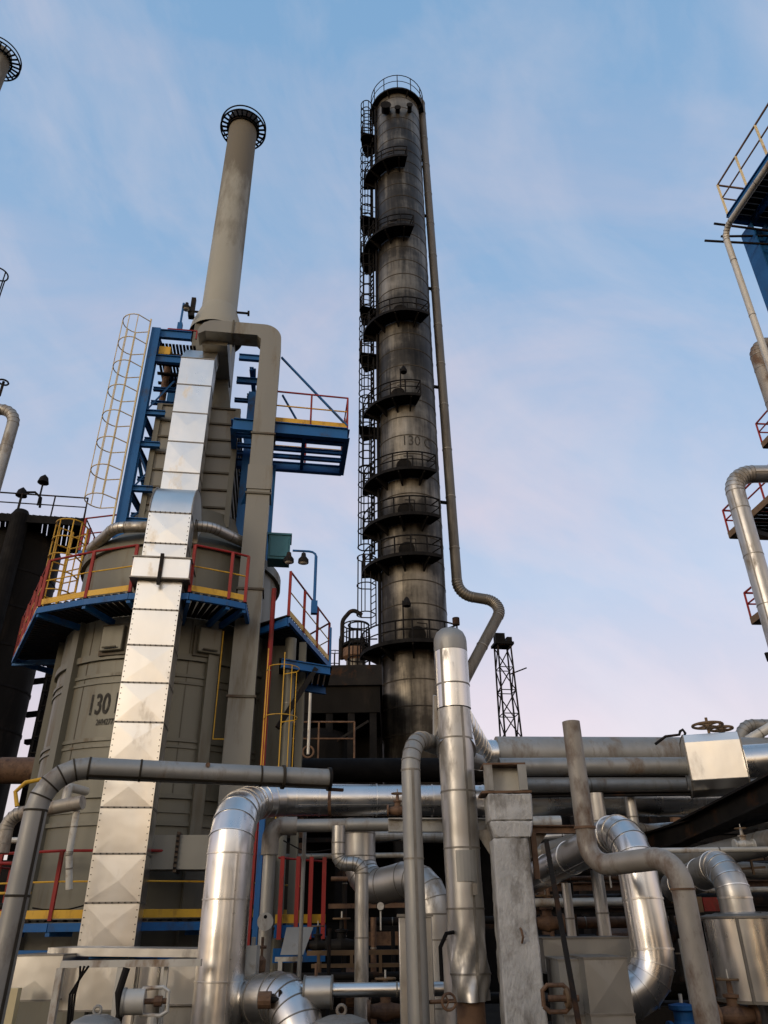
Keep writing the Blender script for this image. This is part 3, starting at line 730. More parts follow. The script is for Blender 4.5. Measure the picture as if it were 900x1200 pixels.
# top landing of the frame
lt = thing('top_landing', 'small landing with a red rail on top of the blue steel frame', 'platform', R1 + UX * .5 + UY * 1.1 + Z * (zt - .35))
mb = MB(); c_ = R1 + UX * .55 + UY * 1.15
for i in range(12): mb.bar(c_ + UX * (-.55 + .1 * i) - UY * 1.0 + Z * (zt - .36), c_ + UX * (-.55 + .1 * i) + UY * 1.0 + Z * (zt - .36), .07, .04, UX)
obj('grating', mb, 'darkst', lt)
railing(lt, [c_ + UX * -.3 - UY * .9 + Z * (zt + .0), c_ + UX * .55 - UY * .9 + Z * (zt + .0)], .32, 'red', 'red', .025, .8, mids=())
obj('junction_box', MB().box(c_ - UX * .25 - UY * 1.0 + Z * (zat(L1, 408)), .32, .2, .28, YAW), 'yellow', lt)
for i in range(4): obj('cable_tray', MB().bar(c_ + UX * (-.5) - UY * (1.0 - .3 * i) + Z * (zt - .75 - .12 * i), c_ + UX * .6 - UY * (1.0 - .3 * i) + Z * (zt - .8 - .12 * i), .1, .05), 'darkst', lt)
# caged ladder on the left of the frame
lp = V((L1.x, L1.y, 0)) - UX * .22
ladder('caged_ladder', 'long pale caged ladder up the left side of the blue steel frame', lp, zat(lp, 640), zat(lp, 380), -UX - UY * .25, 'cream', .45, cage=(zat(lp, 590), zat(lp, 383)), hoop=.85, rr=.018, cage_r=.40, hr=.016, strips=5, rungs=True)
# lamp posts
def lamp_post(label, base, h, mat, heads, arm=.45, name='lamp_post', arc=True):
    t = thing(name, label, 'lamp', base); b = V(base)
    obj('post', MB().tube(b, b + Z * h, .035, 10), mat, t)
    if arm:
        pts = [b + Z * h] + [b + Z * (h + .12 * math.sin(rad(q))) - UX * (arm * .3 * (1 - math.cos(rad(q)))) for q in (30, 60, 90)] + [b + Z * (h + .12) - UX * arm]
        obj('arm', MB().sweep(pts, .028, 8), mat, t)
    for k in range(heads):
        p = b + Z * (h - .08) - UX * (arm - .16 * (heads - 1) + .34 * k - .1) if arm else b + Z * (h - .12) + UX * .1
        hd = obj('lamp_head', MB().lathe(p, [(.02, .16), (.05, .14), (.06, .06), (.12, -.02), (.125, -.10), (.115, -.10)], 16), 'darkst', t)
        obj('lens', MB().lathe(p, [(.11, -.09), (.06, -.13), (.001, -.14)], 16), 'glass', hd)
    obj('bracket', MB().box(b + Z * .15, .14, .14, .3, YAW), mat, t)
b_ = at(210, 388, 17.0); lamp_post('blue post with a single dark lamp on top of the blue steel frame', b_, 1.15, 'blue', 1, arm=0)
pb = at(367, 742, 15.6); pb.z = deck_z
lamp_post('blue lamp post with twin floodlights on the right end of the ring platform', pb, vt(pb, 652).z - deck_z, 'blue', 2, arm=.55)
# cantilever platform on the right
pz = at(345, 494, 16.0).z
cp = [onz(274, 491, pz), onz(407, 503, pz), onz(400, 547, pz), onz(276, 538, pz)]
ct = thing('cantilever_platform', 'blue cantilevered platform with red railing jutting right from below the chimney', 'platform', sum(cp, V()) / 4)
for a_, b_, w in ((0, 1, .36), (1, 2, .30), (2, 3, .28), (3, 0, .28)):
    obj('edge_beam', MB().ibeam(cp[a_] - Z * w / 2, cp[b_] - Z * w / 2, .14, w, .02), 'blue', ct)
for u in (.33, .62):
    obj('cross_beam', MB().ibeam(cp[0].lerp(cp[1], u) - Z * .12, cp[3].lerp(cp[2], u) - Z * .12, .1, .18, .02), 'blue', ct)
for u in (.3, .55, .75):
    obj('joist', MB().ibeam(cp[0].lerp(cp[3], u) - Z * .10, cp[1].lerp(cp[2], u) - Z * .10, .10, .12, .016), 'blue', ct)
mb = MB()
for i in range(1, 34):
    u = i / 34
    if .05 < u < .97: mb.bar(cp[0].lerp(cp[1], u) + Z * .02, cp[0].lerp(cp[1], u).lerp(cp[3].lerp(cp[2], u), .32) + Z * .02, .06, .03, UX)
obj('grating', mb, 'darkst', ct)
q0 = cp[0].lerp(cp[1], .34)
mb = MB(); mb.bar(q0 + Z * .10, cp[1] + Z * .10, .16, .02, Z); mb.bar(cp[1] + Z * .1, cp[2] + Z * .1, .16, .02, Z); obj('kick_plate', mb, 'yellow', ct)
railing(ct, [q0, cp[1], cp[2], cp[3].lerp(cp[2], .3)], 1.05, 'red', 'red', .026, 1.15, mid_mat='yellow')
brace(at(330, 419, 16.1), cp[1] + Z * .1, ct, .07, name='stay'); brace(at(331, 463, 16.6), cp[1].lerp(cp[2], .6).lerp(cp[0], .35) + Z * .1, ct, .06, name='stay')
brace(V((L3.x, L3.y, pz - 1.9)), cp[0].lerp(cp[1], .3) - Z * .3, ct, .09)
# small landing with rail left behind the ring platform, with the yellow cage
u0 = at(93, 645, 18.2); u1 = at(132, 643, 18.0); u1.z = u0.z
ul = thing('upper_landing', 'small landing with red railing at the foot of the blue steel frame', 'platform', u0)
mb = MB()
for i in range(10): mb.bar(u0.lerp(u1, i / 9), u0.lerp(u1, i / 9) + UY * 1.2, .07, .04, UX)
obj('grating', mb, 'darkst', ul); obj('edge_beam', MB().bar(u0 - Z * .1, u1 - Z * .1, .14, .08, Z), 'blue', ul)
railing(ul, [u0 + UY * 1.2, u0, u1], 1.0, 'red', 'red', .024, .8, mids=(.5,), square=True)
yl = at(80, 690, 16.9); yl.z = deck_z
ladder('caged_ladder', 'short ladder in a yellow hooped cage on the left end of the ring platform', yl, deck_z, zat(yl, 622), -UX * .6 - UY, 'yellow', .5, cage=(deck_z + .5, zat(yl, 622)), hoop=.5, rr=.022, cage_r=.36, hr=.02)
rl = at(316, 900, 15.6)
ladder('caged_ladder', 'tall ladder in a yellow hooped cage right of the grey flue duct', rl, zat(rl, 960), zat(rl, 762), UX * .5 - UY * .8, 'yellow', .42, cage=(zat(rl, 905), zat(rl, 788)), hoop=1.15, rr=.010, cage_r=.34, hr=.011, strips=3, rungs=False)
rp2 = at(314, 800, 15.9); pipe('standpipe', 'slim red vertical pipe behind the yellow caged ladder', [V((rp2.x, rp2.y, zat(rp2, 1060))), V((rp2.x, rp2.y, zat(rp2, 690)))], r=.055, mat='red', n=12, seam=2.5)
bp_ = at(330, 960, 16.4); o = pipe('standpipe', 'khaki vertical pipe between the yellow caged ladder and the dark building', [V((bp_.x, bp_.y, 0)), V((bp_.x, bp_.y, deck_z - .3))], r=.13, mat='khaki', n=20, seam=2)
o = obj('support_post', MB().ibeam(V((bp_.x + .25, bp_.y + .3, 0)), V((bp_.x + .25, bp_.y + .3, deck_z - .3)), .16, .16, .02), 'khaki', None, 'khaki steel post under the right end of the ring platform', 'post')
p3 = at(321, 900, 17.0); obj('support_post', MB().ibeam(V((p3.x, p3.y, 0)), V((p3.x, p3.y, deck_z - .3)), .42, .3, .02), 'khaki', None, 'broad khaki steel post at the right edge of the furnace behind the yellow cage', 'post')
# yellow handrail line on the shell
h1 = cylhit(262, 740, FA, FR + .25); h2 = vt(h1, 866)
t = thing('hand_rung_rail', 'thin yellow rail running down the furnace shell left of the grey flue duct', 'rail', h2)
mb = MB(); mb.sweep([h1, h2, h2 + UX * .25], .016, 6); obj('rail', mb, 'yellow', t)
# silver header round the convection box
hp = [at(107, 643, 16.3), at(135, 618, 15.2), at(245, 618, 15.2), at(292, 640, 16.2)]
for p in hp: p.z = hp[1].z
pipe('header_pipe', 'silver pipe wrapping the foot of the convection box behind the bent silver duct', hp, r=.13, mat='alub', n=24, bend=.5, nb=8, seam=1.4)
tb = at(327, 646, 16.6)
t = thing('cabinet', 'teal steel cabinet on the ring platform right of the grey flue duct', 'cabinet', tb - Z * .5)
obj('body', MB().box(tb, .54, .5, .66, YAW), 'teal', t, bevel=.01); obj('lid', MB().box(tb + Z * .35, .6, .56, .05, YAW), 'teal', t); obj('door', MB().box(tb - UY * .26, .44, .03, .52, YAW), 'teal', t)
# lower right end of the ring platform: short stair landing seen from below
sa = onz(340, 732, deck_z - .1)
sl_ = thing('stair_landing', 'blue edged landing of open slats hanging below the right end of the ring platform', 'platform', sa - Z * .8)
c1 = at(330, 772, 15.8); c2 = at(387, 772, 16.4); c2.z = c1.z; 
mb = MB()
for i in range(9):
    u = i / 8; mb.bar(c1.lerp(c2, u), c1.lerp(c2, u) + UY * 1.6, .1, .04, UX)
obj('grating', mb, 'darkst', sl_); obj('edge_beam', MB().ibeam(c1 - Z * .1, c2 - Z * .1, .1, .2, .02), 'blue', sl_)
obj('edge_beam', MB().ibeam(c1 - Z * .1 + UY * 1.6, c2 - Z * .1 + UY * 1.6, .1, .2, .02), 'blue', sl_)
obj('brace', MB().bar(c1.lerp(c2, .7) - Z * .1, c1 - Z * 1.5, .1, .1), 'darkst', sl_)
obj('hanger', MB().bar(c2 + UY * .1, c2 + UY * .1 + Z * (deck_z - c2.z), .05, .05), 'blue', sl_)

# ------------------------------------------------------------------ the tall column
TA = at(487, 800, 37.4); TA.z = 0; TR = 1.8
tz1 = zat(TA, 129)
tc_ = thing('distillation_column', 'tall soot-stained metal column with crescent platforms, in the middle of the scene', 'column', TA)
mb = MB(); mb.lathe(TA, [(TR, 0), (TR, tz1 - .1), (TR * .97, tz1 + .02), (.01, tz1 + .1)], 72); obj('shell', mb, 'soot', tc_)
z = 3.0; mb = MB(); zz = 3.0
while zz < tz1 - .5:
    mb.lathe(TA, [(TR - .01, zz - .03), (TR + .016, zz - .03), (TR + .016, zz + .03), (TR - .01, zz + .03)], 72); zz += 1.32
obj('cladding_hoops', mb, 'seamd', tc_)
lettering(tc_, '130 C', .95, .8, 470.5, 522, TA, TR)
g_tp = 'crescent platforms up the tall column'
names = ['highest', 'second highest', 'third highest', 'fourth highest', 'fifth highest', 'sixth highest', 'seventh highest', 'eighth highest', 'lowest']
spec = [(187, 178, 281, .95), (268, 172, 287, .95), (367, 176, 304, .95), (466, 190, 286, .95), (552, 178, 302, .95), (605, 176, 304, .95), (652, 176, 304, .95), (754, 180, 318, 1.05)]
for (py, a0, a1, w), nm in zip(spec, names[1:]):
    fz_ = V((TA.x, TA.y - (TR + .6), 0)); z = zat(fz_, py)
    arc_platform('crescent_platform', f'{nm} crescent platform with dark railing on the tall column', TA, TR + .04, TR + w, a0, a1, z, 'black', 'black', g_tp, brackets=4, rr=.042, step=.9)
    a = rad((a0 + 2 * a1) / 3); d = V((math.cos(a), math.sin(a), 0)); q = TA + d * (TR + .1) + Z * (z + .55)
    t = thing('manhole', f'dark round manhole cover above the {nm} platform of the tall column', 'manhole', q, 'manholes up the tall column')
    obj('neck', MB().tube(q - d * .2, q + d * .22, .36, 20), 'black', t); obj('cover', MB().tube(q + d * .22, q + d * .29, .44, 20), 'vessel', t)
    obj('davit', MB().sweep([q + d * .3 + V((-d.y, d.x, 0)) * .5 - Z * .4, q + d * .3 + V((-d.y, d.x, 0)) * .5 + Z * .55, q + d * .32 + Z * .6], .03, 6), 'black', t)
zt_ = tz1 - .55
arc_platform('crescent_platform', 'topmost platform with a full round railing on the head of the tall column', TA, TR - .05, TR + .38, 90, 449.9, zt_, 'black', 'darkst', g_tp, brackets=8, rr=.036, step=1.1, closed=True, n=36, h=1.8)
for px, py in ((452, 127), (466, 130), (480, 127)):
    q = at(px, py, TA.y - TR - .1); t = thing('nozzle_box', {452: 'round dark hatch under the top railing of the tall column, at left', 466: 'small dark box under the top railing of the tall column, in the middle', 480: 'small dark valve under the top railing of the tall column, at right'}[px], 'hatch', q)
    obj('neck', MB().tube(q + V((0, .3, 0)), q - V((0, .25, 0)), .34 if px == 452 else .18, 18), 'black', t)
    obj('cover', MB().tube(q - V((0, .25, 0)), q - V((0, .33, 0)), .42 if px == 452 else .25, 18), 'vessel', t)
# small landings and caged ladders on the column's left
g_sl = 'small ladder landings left of the tall column'; lz = []
for i, (py, a0, a1) in enumerate(((150, 150, 196), (247, 158, 196), (288, 150, 192), (353, 158, 196), (405, 152, 192), (490, 158, 190))):
    c = V((TA.x - TR - .7, TA.y - .4, 0)); z = zat(c, py + 10)
    arc_platform('ladder_landing', f"small dark landing at the ladder, {['just under the top', 'above the third platform', 'level with the third platform', 'above the fourth platform', 'below the fourth platform', 'below the fifth platform'][i]} of the tall column", TA, TR + .04, TR + 1.15, a0, a1, z, 'black', 'darkst', g_sl, brackets=1, rr=.034, step=.7, n=6)
g_cl = 'caged ladders up the left side of the tall column'
segs = [(170, 126, 183), (262, 178, 176), (372, 262, 186), (470, 375, 178), (560, 470, 186), (652, 552, 178)]
for i, (pa, pb_, ang) in enumerate(segs):
    d = V((math.cos(rad(ang)), math.sin(rad(ang)), 0)); p = TA + d * (TR + .35)
    ladder('caged_ladder', f"dark caged ladder {['reaching the top of', 'below the second platform of', 'below the third platform of', 'below the fourth platform of', 'below the fifth platform of', 'below the sixth platform of'][i]} the tall column", p, zat(p, pa), zat(p, pb_), d - V((0, .35, 0)), 'black', .5, cage=(zat(p, pa) + .5, zat(p, pb_)), hoop=.95, group=g_cl, rr=.055, hr=.042, cage_r=.46, strips=4, rung=.4)
d = V((-1, -.1, 0)).normalized(); p = TA + d * (TR + .35)
ladder('caged_ladder', 'grey caged ladder ending in mid-air below the eighth platform of the tall column', p, zat(p, 735), zat(p, 655), d - V((0, .5, 0)), 'darkst', .55, cage=(zat(p, 722), zat(p, 656)), hoop=1.35, group=g_cl, rr=.035, hr=.035, cage_r=.5, strips=5, rung=.4)
d = V((-1, .12, 0)).normalized(); p = TA + d * (TR + .75)
ladder('caged_ladder', 'black caged ladder from the lowest platform of the tall column down to the dark building', p, zat(p, 905), zat(p, 745), d - V((0, .8, 0)), 'black', .6, cage=(zat(p, 880), zat(p, 735)), hoop=.9, group=g_cl, rr=.05, hr=.04, cage_r=.55, strips=5, rung=.4)
mb = MB(); p = TA + V((math.cos(rad(200)), math.sin(rad(200)), 0)) * (TR + .12)
mb.tube(p + Z * 6, p + Z * (tz1 - 1), .09, 8); obj('riser_pipe', mb, 'black', tc_)
# overhead vapour line on the right
v0 = at(535, 672, 37.6); vx = V((v0.x, v0.y, 0))
v1 = at(592, 706, 37.6); v2 = at(533, 818, 36.0); zc = zat(vx, 697)
vtp = at(493.5, 118, 37.5)
pts = [TA + V((.9, 0, vtp.z)), vtp, V((vx.x, vx.y, zc)), V((v1.x, v1.y, v1.z)), v2, V((v2.x, v2.y, 3.0))]
pipe('vapour_line', 'long grey pipe down the right side of the tall column, kinking right near its foot', pts, r=.29, mat='oldpipe', n=24, bend={1: .5, 2: 1.0, 3: .75, 4: .5}, nb=10, seam=3.2, sd=.02, sw=.06)
for py in (140, 172, 190, 255, 340, 455, 590):
    z = zat(vx, py); a_ = vtp.lerp(V((vx.x, vx.y, zc)), (vtp.z - z) / (vtp.z - zc)); z = a_.z; b__ = TA + (a_ - TA).normalized() * TR; b__.z = z; b__ = V((TA.x + TR * .95, TA.y, z))
    obj('pipe_bracket', MB().bar(b__, a_, .2, .12), 'black', tc_)
# lamps on the column's face
for px, py, lab in ((469, 432, 'small dark lamp on a bracket between the fourth and fifth platforms'), (472, 704, 'dark lamp on a thin post above the lowest platform of the tall column')):
    q = at(px, py, TA.y - TR - .6); t = thing('lamp_post', lab, 'lamp', q - Z * 1.5)
    obj('post', MB().tube(q - Z * 2.2, q, .04, 6), 'black', t); obj('lamp_head', MB().lathe(q + V((.2, 0, 0)), [(.05, .2), (.12, .1), (.22, -.15), (.2, -.3), (.01, -.34)], 12), 'black', t)
# lattice mast
def lattice(name, label, px, Y, ptop, pbot, w0, w1, mat, bays, cat='mast', r=.05):
    b = at(px, pbot, Y); zt0 = zat(b, ptop); b0 = V((b.x, b.y, 0)); t = thing(name, label, cat, b0)
    zb_ = 0; cs = ((-1, -1), (1, -1), (1, 1), (-1, 1))
    def P(c, u): 
        w = w1 * (1 - u) + w0 * u; return b0 + UX * c[0] * w / 2 + UY * c[1] * w / 2 + Z * (zb_ * (1 - u) + zt0 * u)
    for c in cs: obj('leg', MB().tube(P(c, 0), P(c, 1), r, 6), mat, t)
    for k in range(bays):
        a, e = k / bays, (k + 1) / bays
        for i in range(4):
            c, d = cs[i], cs[(i + 1) % 4]
            mb = MB(); mb.tube(P(c, a), P(d, e), r * .7, 5) if k % 2 else mb.tube(P(d, a), P(c, e), r * .7, 5)
            obj('diagonal', mb, mat, t)
            obj('horizontal', MB().tube(P(c, e), P(d, e), r * .6, 5), mat, t)
    return t, b0 + Z * zt0
lm, top = lattice('lattice_mast', 'dark lattice mast with a small box on top, right of the tall column', 602, 41, 758, 900, .75, 1.25, 'darkst', 12)
obj('top_platform', MB().box(top + Z * .1, 1.1, 1.0, .15, YAW), 'black', lm)
obj('light_box', MB().box(top + Z * .45 - UX * .15, .55, .5, .6, YAW), 'black', lm); obj('light_box', MB().box(top + Z * .35 + UX * .4, .3, .4, .4, YAW), 'darkst', lm)
obj('arm', MB().tube(top - Z * 1.6 + UX * .3, top - Z * 1.2 + UX * 1.3, .04, 6), 'black', lm)

# ------------------------------------------------------------------ dark building and small column in the middle
YB = 32
bA = at(337, 793, YB); bB = at(437, 793, YB); bz = bA.z
bt_ = thing('process_building', 'soot-black building with a plain parapet behind the pipes, left of the tall column', 'building', V(((bA.x + bB.x) / 2, YB + 3, 0)))
bw = bB.x - bA.x + 1.2; bc = V(((bA.x + bB.x) / 2 - .3, YB + 3.0, 0))
bz2 = at(337, 836, YB).z
obj('upper_wall', MB().box(bc + Z * ((bz + bz2) / 2), bw, 6, bz - bz2), 'vessel', bt_)
obj('parapet', MB().box(bc + Z * (bz + .0) - V((0, .05, 0)), bw + .2, 6.2, .9), 'darkst', bt_)
for i in range(5):
    x = bA.x + (bB.x - bA.x) * i / 4
    obj('column', MB().ibeam(V((x, YB + .2, 0)), V((x, YB + .2, bz2)), .3, .3, .03, V((1, 0, 0))), 'black', bt_)
obj('back_wall', MB().box(bc + V((0, 1.8, bz2 / 2)), bw, .2, bz2), 'black', bt_)
for x0, x1, za, zb_ in ((.03, .45, 845, 870), (.55, .95, 870, 845)):
    obj('brace', MB().bar(at(337 + 100 * x0, za, YB + .1), at(337 + 100 * x1, zb_, YB + .1), .12, .1), 'darkst', bt_)
obj('vessel_head', MB().lathe(at(372, 868, YB + 1.2), [(1.5, -3), (1.5, -.1), (1.2, .25), (.6, .45), (.01, .5)], 40), 'vessel', bt_)
rlg = thing('guard_rail', 'thin rusty guard rail in front of the soot-black building', 'railing', at(388, 890, YB - 1))
railing(rlg, [at(330, 890, YB - 1), at(415, 890, YB - 1)], 1.5, 'rust', 'rust', .04, 1.3)
q = at(361, 884, YB - 1.2); t = thing('valve_stand', 'thin valve spindle with a small handwheel in front of the soot-black building', 'valve', q)
obj('spindle', MB().tube(q, q + Z * 2.6, .06, 8), 'pale', t); obj('handwheel', MB().torus(q + Z * .1, .22, .04, 16, 6, V((0, 1, 0))), 'rust', t)
# distant column with a railed crown
c_ = at(417, 795, 52); c_.z = 0; zt0 = zat(c_, 757); t = thing('small_column', 'small distant column with a railed crown, seen over the soot-black building', 'column', c_)
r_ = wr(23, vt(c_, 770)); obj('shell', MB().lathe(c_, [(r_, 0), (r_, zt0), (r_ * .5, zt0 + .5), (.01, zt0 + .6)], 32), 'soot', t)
obj('skirt_box', MB().lathe(c_, [(r_ + .01, zat(c_, 775)), (r_ * 1.35, zat(c_, 771)), (r_ * 1.35, zt0 - .3), (r_ + .01, zt0 - .3)], 12, 180, 320), 'rust', t)
arc_platform('crown_platform', 'round railed crown platform on the small distant column', c_, r_, r_ * 1.35, 90, 449.9, zt0, 'black', 'darkst', None, brackets=6, rr=.05, step=.9, closed=True, n=24, h=1.6)
pipe('vent_pipe', 'dark goose-necked vent pipe beside the crown of the small distant column', [V((c_.x - r_ * 1.45, c_.y, zt0 - 1)), V((c_.x - r_ * 1.45, c_.y, zt0 + 2.0)), V((c_.x - .3, c_.y, zt0 + 2.9)), V((c_.x + .4, c_.y, zt0 + 2.4))], r=.16, mat='darkst', n=12, bend=.8, nb=6)
ladder('caged_ladder', 'pale thin ladder on the left of the small distant column', c_ - UX * (r_ + .5), zat(c_, 800), zt0 + .6, -UX, 'darkst', .5, cage=(zat(c_, 795), zt0 - .5), rr=.04, hr=.035, hoop=1.0, strips=4, rung=.5)
# the broad black pipe behind everything at mid height
bk = at(340, 905, 24); ek = onz(520, 905, bk.z)
pipe('black_pipe', 'broad black horizontal pipe in front of the soot-black building', [at(300, 903, 24), V((ek.x + 8, ek.y, bk.z))], w=27, mat='black', seam=3, n=24, seam_mat='darkst')
pipe('black_pipe', 'broad rust-black horizontal pipe at the left edge below the dark tower', [at(-40, 903, 24), at(60, 903, 24)], w=30, mat='rust', seam=3, n=24, seam_mat='darkst')

# ------------------------------------------------------------------ dark tower at the left edge
DA = at(4, 720, 33); DA.z = 0; dr = wr(95, at(4, 700, 33)); dzt = zat(DA, 648)
t = thing('dark_tower', 'soot-black vessel at the left edge behind the furnace', 'vessel', DA)
obj('shell', MB().lathe(DA, [(dr, 0), (dr, dzt), (dr * .85, dzt + .6), (dr * .5, dzt + 1.0), (.01, dzt + 1.15)], 48), 'vessel', t)
mb = MB()
for k in range(9): mb.lathe(DA, [(dr - .01, 2 + 1.8 * k), (dr + .03, 2 + 1.8 * k), (dr + .03, 2.1 + 1.8 * k), (dr - .01, 2.1 + 1.8 * k)], 48)
obj('hoops', mb, 'black', t)
pz_ = at(50, 606, 31).z
pp = [onz(-60, 598, pz_), onz(98, 608, pz_), onz(92, 640, pz_), onz(-60, 640, pz_)]
t = thing('roof_platform', 'black railed platform over the dark vessel at the left edge', 'platform', sum(pp, V()) / 4)
mb = MB()
for i in range(26):
    u = i / 25; mb.bar(pp[0].lerp(pp[1], u), pp[3].lerp(pp[2], u), .2 if i % 4 else .3, .08, V((1, 0, 0)))
obj('grating', mb, 'black', t)
for i in range(4):
    a, b = (i, (i + 1) % 4); obj('edge_beam', MB().bar(pp[a] - Z * .2, pp[b] - Z * .2, .4, .12, Z), 'black', t)
for u in (.35, .6, .85): obj('leg', MB().bar(pp[3].lerp(pp[2], u) - Z * .2, pp[3].lerp(pp[2], u) * 1 - Z * 3.2, .2, .2), 'black', t)
railing(t, [pp[0], pp[1], pp[2]], 1.15, 'darkst', 'darkst', .04, 1.35)
q = at(26, 598, 30.9); q2 = V((q.x, q.y, zat(q, 800)))
obj('vent_pipe', MB().sweep([q2 + Z * 0, V((q.x, q.y, q.z - .3)), V((q.x, q.y, q.z - .05)), V((q.x, q.y, q.z))], [.42, .42, .3, .05], 20), 'black', None, 'round-headed black pipe rising through the roof platform at the left edge', 'pipe')
for px, py, lab in ((44, 562, 'thin black lamp post on the roof platform of the dark vessel'), (18, 577, 'dark cluster lamp on a bent arm over the roof platform at the left edge')):
    q = at(px, py + 30, 31.5); h = zat(q, py) - q.z; t = thing('lamp_post', lab, 'lamp', q)
    obj('post', MB().tube(q, q + Z * h, .05, 6), 'black', t)
    obj('lamp_head', MB().lathe(q + Z * h, [(.01, .3), (.2, .1), (.28, -.2), (.01, -.3)], 10), 'black', t)
    if px == 18: obj('arm', MB().sweep([q + Z * h, q + Z * (h + .05) + UX * .6, q + Z * (h - .25) + UX * .95, q + Z * (h - .8) + UX * 1.0], .06, 6), 'black', t)
q = at(52, 890, 34)
ladder('caged_ladder', 'black ladder cage standing in the gap between the dark vessel and the furnace', q, zat(q, 930), zat(q, 765), V((.3, -1, 0)), 'black', .9, cage=(zat(q, 925), zat(q, 768)), hoop=.7, rr=.06, hr=.045, cage_r=.6, strips=5, rung=.45)
for i, (x0, w_) in enumerate(((38, .25), (69, .3))):
    q = at(x0, 890, 35); obj('steel_post', MB().bar(V((q.x, q.y, 0)), V((q.x, q.y, zat(q, 755 + 10 * i))), w_, w_), 'black', None, ['black post left of the ladder cage behind the furnace', 'black post right of the ladder cage behind the furnace'][i], 'post')
for py in (800, 838, 870):
    obj('steel_beam', MB().bar(at(30, py, 35.4), at(80, py - 6, 35.4), .35, .2), 'black', None, f"{ {800: 'highest', 838: 'middle', 870: 'lowest'}[py]} black beam behind the ladder cage at the left", 'beam', 'black beams behind the ladder cage')
# loose ends at the left edge
pl = at(20, 480, 15); q0 = at(-60, 466, 15); 
pipe('bent_pipe', 'grey pipe bending down at the left edge, above the dark vessel', [V((pl.x - 2.0, pl.y, pl.z + .05)), V((pl.x, pl.y, pl.z)), V((pl.x, pl.y, zat(pl, 640)))], w=13, mat='galv', n=24, bend=.45, nb=6, seam=1.6)
q = at(-20, 385, 20); d = V((1, -.3, 0)).normalized()
ladder('caged_ladder', 'black hooped ladder cage cut by the left edge of the photo', q - d * .5, zat(q, 440), zat(q, 318), d, 'black', .45, cage=(zat(q, 388), zat(q, 320)), hoop=1.3, rr=.03, hr=.03, cage_r=.36, strips=3)
q = at(2, 455, 15.4); t = thing('valve', 'small dark valve on the grey pipe at the left edge', 'valve', q)
obj('stem', MB().tube(q - Z * .25, q + Z * .22, .035, 8), 'darkst', t); obj('handwheel', MB().torus(q + Z * .2, .12, .025, 16, 6), 'darkst', t)

# ------------------------------------------------------------------ blue tower and pipes at the right edge
Yr = 12.2
rz = at(855, 252, Yr).z
rr_ = [onz(853, 252, rz), onz(909, 168, rz)]
dr_ = (rr_[1] - rr_[0]).normalized(); nr = V((-dr_.y, dr_.x, 0)); nr = nr if nr.x > 0 else -nr
W_ = 2.4
P4 = [rr_[0], rr_[0] + dr_ * 4, rr_[0] + dr_ * 4 + nr * W_, rr_[0] + nr * W_]
t = thing('high_platform', 'high platform with pale railing on the blue tower, at the right edge', 'platform', sum(P4, V()) / 4)
mb = MB()
for i in range(26): mb.bar(P4[0].lerp(P4[1], i / 25), P4[3].lerp(P4[2], i / 25), .135, .04, dr_)
obj('grating', mb, 'darkst', t)
for i in range(4): obj('edge_beam', MB().ibeam(P4[i] - Z * .12, P4[(i + 1) % 4] - Z * .12, .1, .22, .02), 'blue', t)
for u in (.25, .55): obj('joist', MB().ibeam(P4[0].lerp(P4[3], u) - Z * .12, P4[1].lerp(P4[2], u) - Z * .12, .1, .16, .02), 'blue', t)
railing(t, [P4[3].lerp(P4[0], .6), P4[0], P4[1]], 1.1, 'rust', 'cream', .03, .8)
lc = at(884, 272, Yr + .25)
bw_ = thing('blue_tower', 'blue steel post carrying the high platform at the right edge', 'steel frame', V((lc.x, lc.y, 0)))
obj('column', MB().ibeam(V((lc.x, lc.y, 0)), V((lc.x, lc.y, rz - .24)), .42, .42, .04, dr_), 'blue', bw_)
obj('gusset', MB().prism([V((lc.x, lc.y, rz - .26)) + nr * .1, V((lc.x, lc.y, rz - .26)) + nr * 1.2, V((lc.x, lc.y, rz - .95)) + nr * .1], dr_ * .03), 'blue', bw_)
for k in range(4): obj('strut', MB().ibeam(V((lc.x, lc.y, 3.5 + 3.4 * k)), V((lc.x, lc.y, 3.5 + 3.4 * k)) + nr * 2.2, .2, .2, .02), 'blue', bw_)
l2 = V((lc.x, lc.y, 0)) + nr * 2.2; obj('column', MB().ibeam(l2, V((l2.x, l2.y, rz - .24)), .3, .3, .03, dr_), 'blue', bw_)
for i, (a_, b__) in enumerate((((837, 262), (905, 266)), ((826, 282), (900, 287)), ((845, 277), (905, 281)))):
    pa = at(*a_, Yr - .3 + .2 * i); pb2 = at(*b__, Yr + .1); obj('scaffold_tube', MB().tube(pa, V((pb2.x + .8, pb2.y, pa.z)), .028, 8), 'darkst', None, ['upper thin dark tube jutting left under the high platform', 'longest thin dark tube jutting left, lowest under the high platform', 'short thin dark tube between two others under the high platform'][i], 'tube')
tp = at(848, 271, 11.7); tv = V((tp.x, tp.y, 0))
pipe('thin_pipe', 'thin pipe under the high platform bending down at the right edge', [tp + dr_ * 3.6, tp, V((tv.x, tv.y, zat(tp, 900)))], w=8.5, mat='pale', n=16, bend=.3, nb=6, seam=1.5)
tp = at(884, 404, 12.8)
pipe('bent_pipe', 'short brown-grey pipe with a bright elbow bending down at the right edge', [V((tp.x + 2.2, tp.y, tp.z)), V((tp.x, tp.y, tp.z)), V((tp.x, tp.y, zat(tp, 1000)))], w=17, mat='rustpipe', n=24, bend=.35, nb=6, seam=.9)
tp = at(856, 556, 15); 
pipe('bent_pipe', 'silver pipe with a rounded elbow descending in front of the red railings, right edge', [V((tp.x + 3.2, tp.y, tp.z)), V((tp.x, tp.y, tp.z)), V((tp.x, tp.y, zat(tp, 1040)))], w=21, mat='alub', n=28, bend=.5, nb=8, seam=1.05, lap=.3)
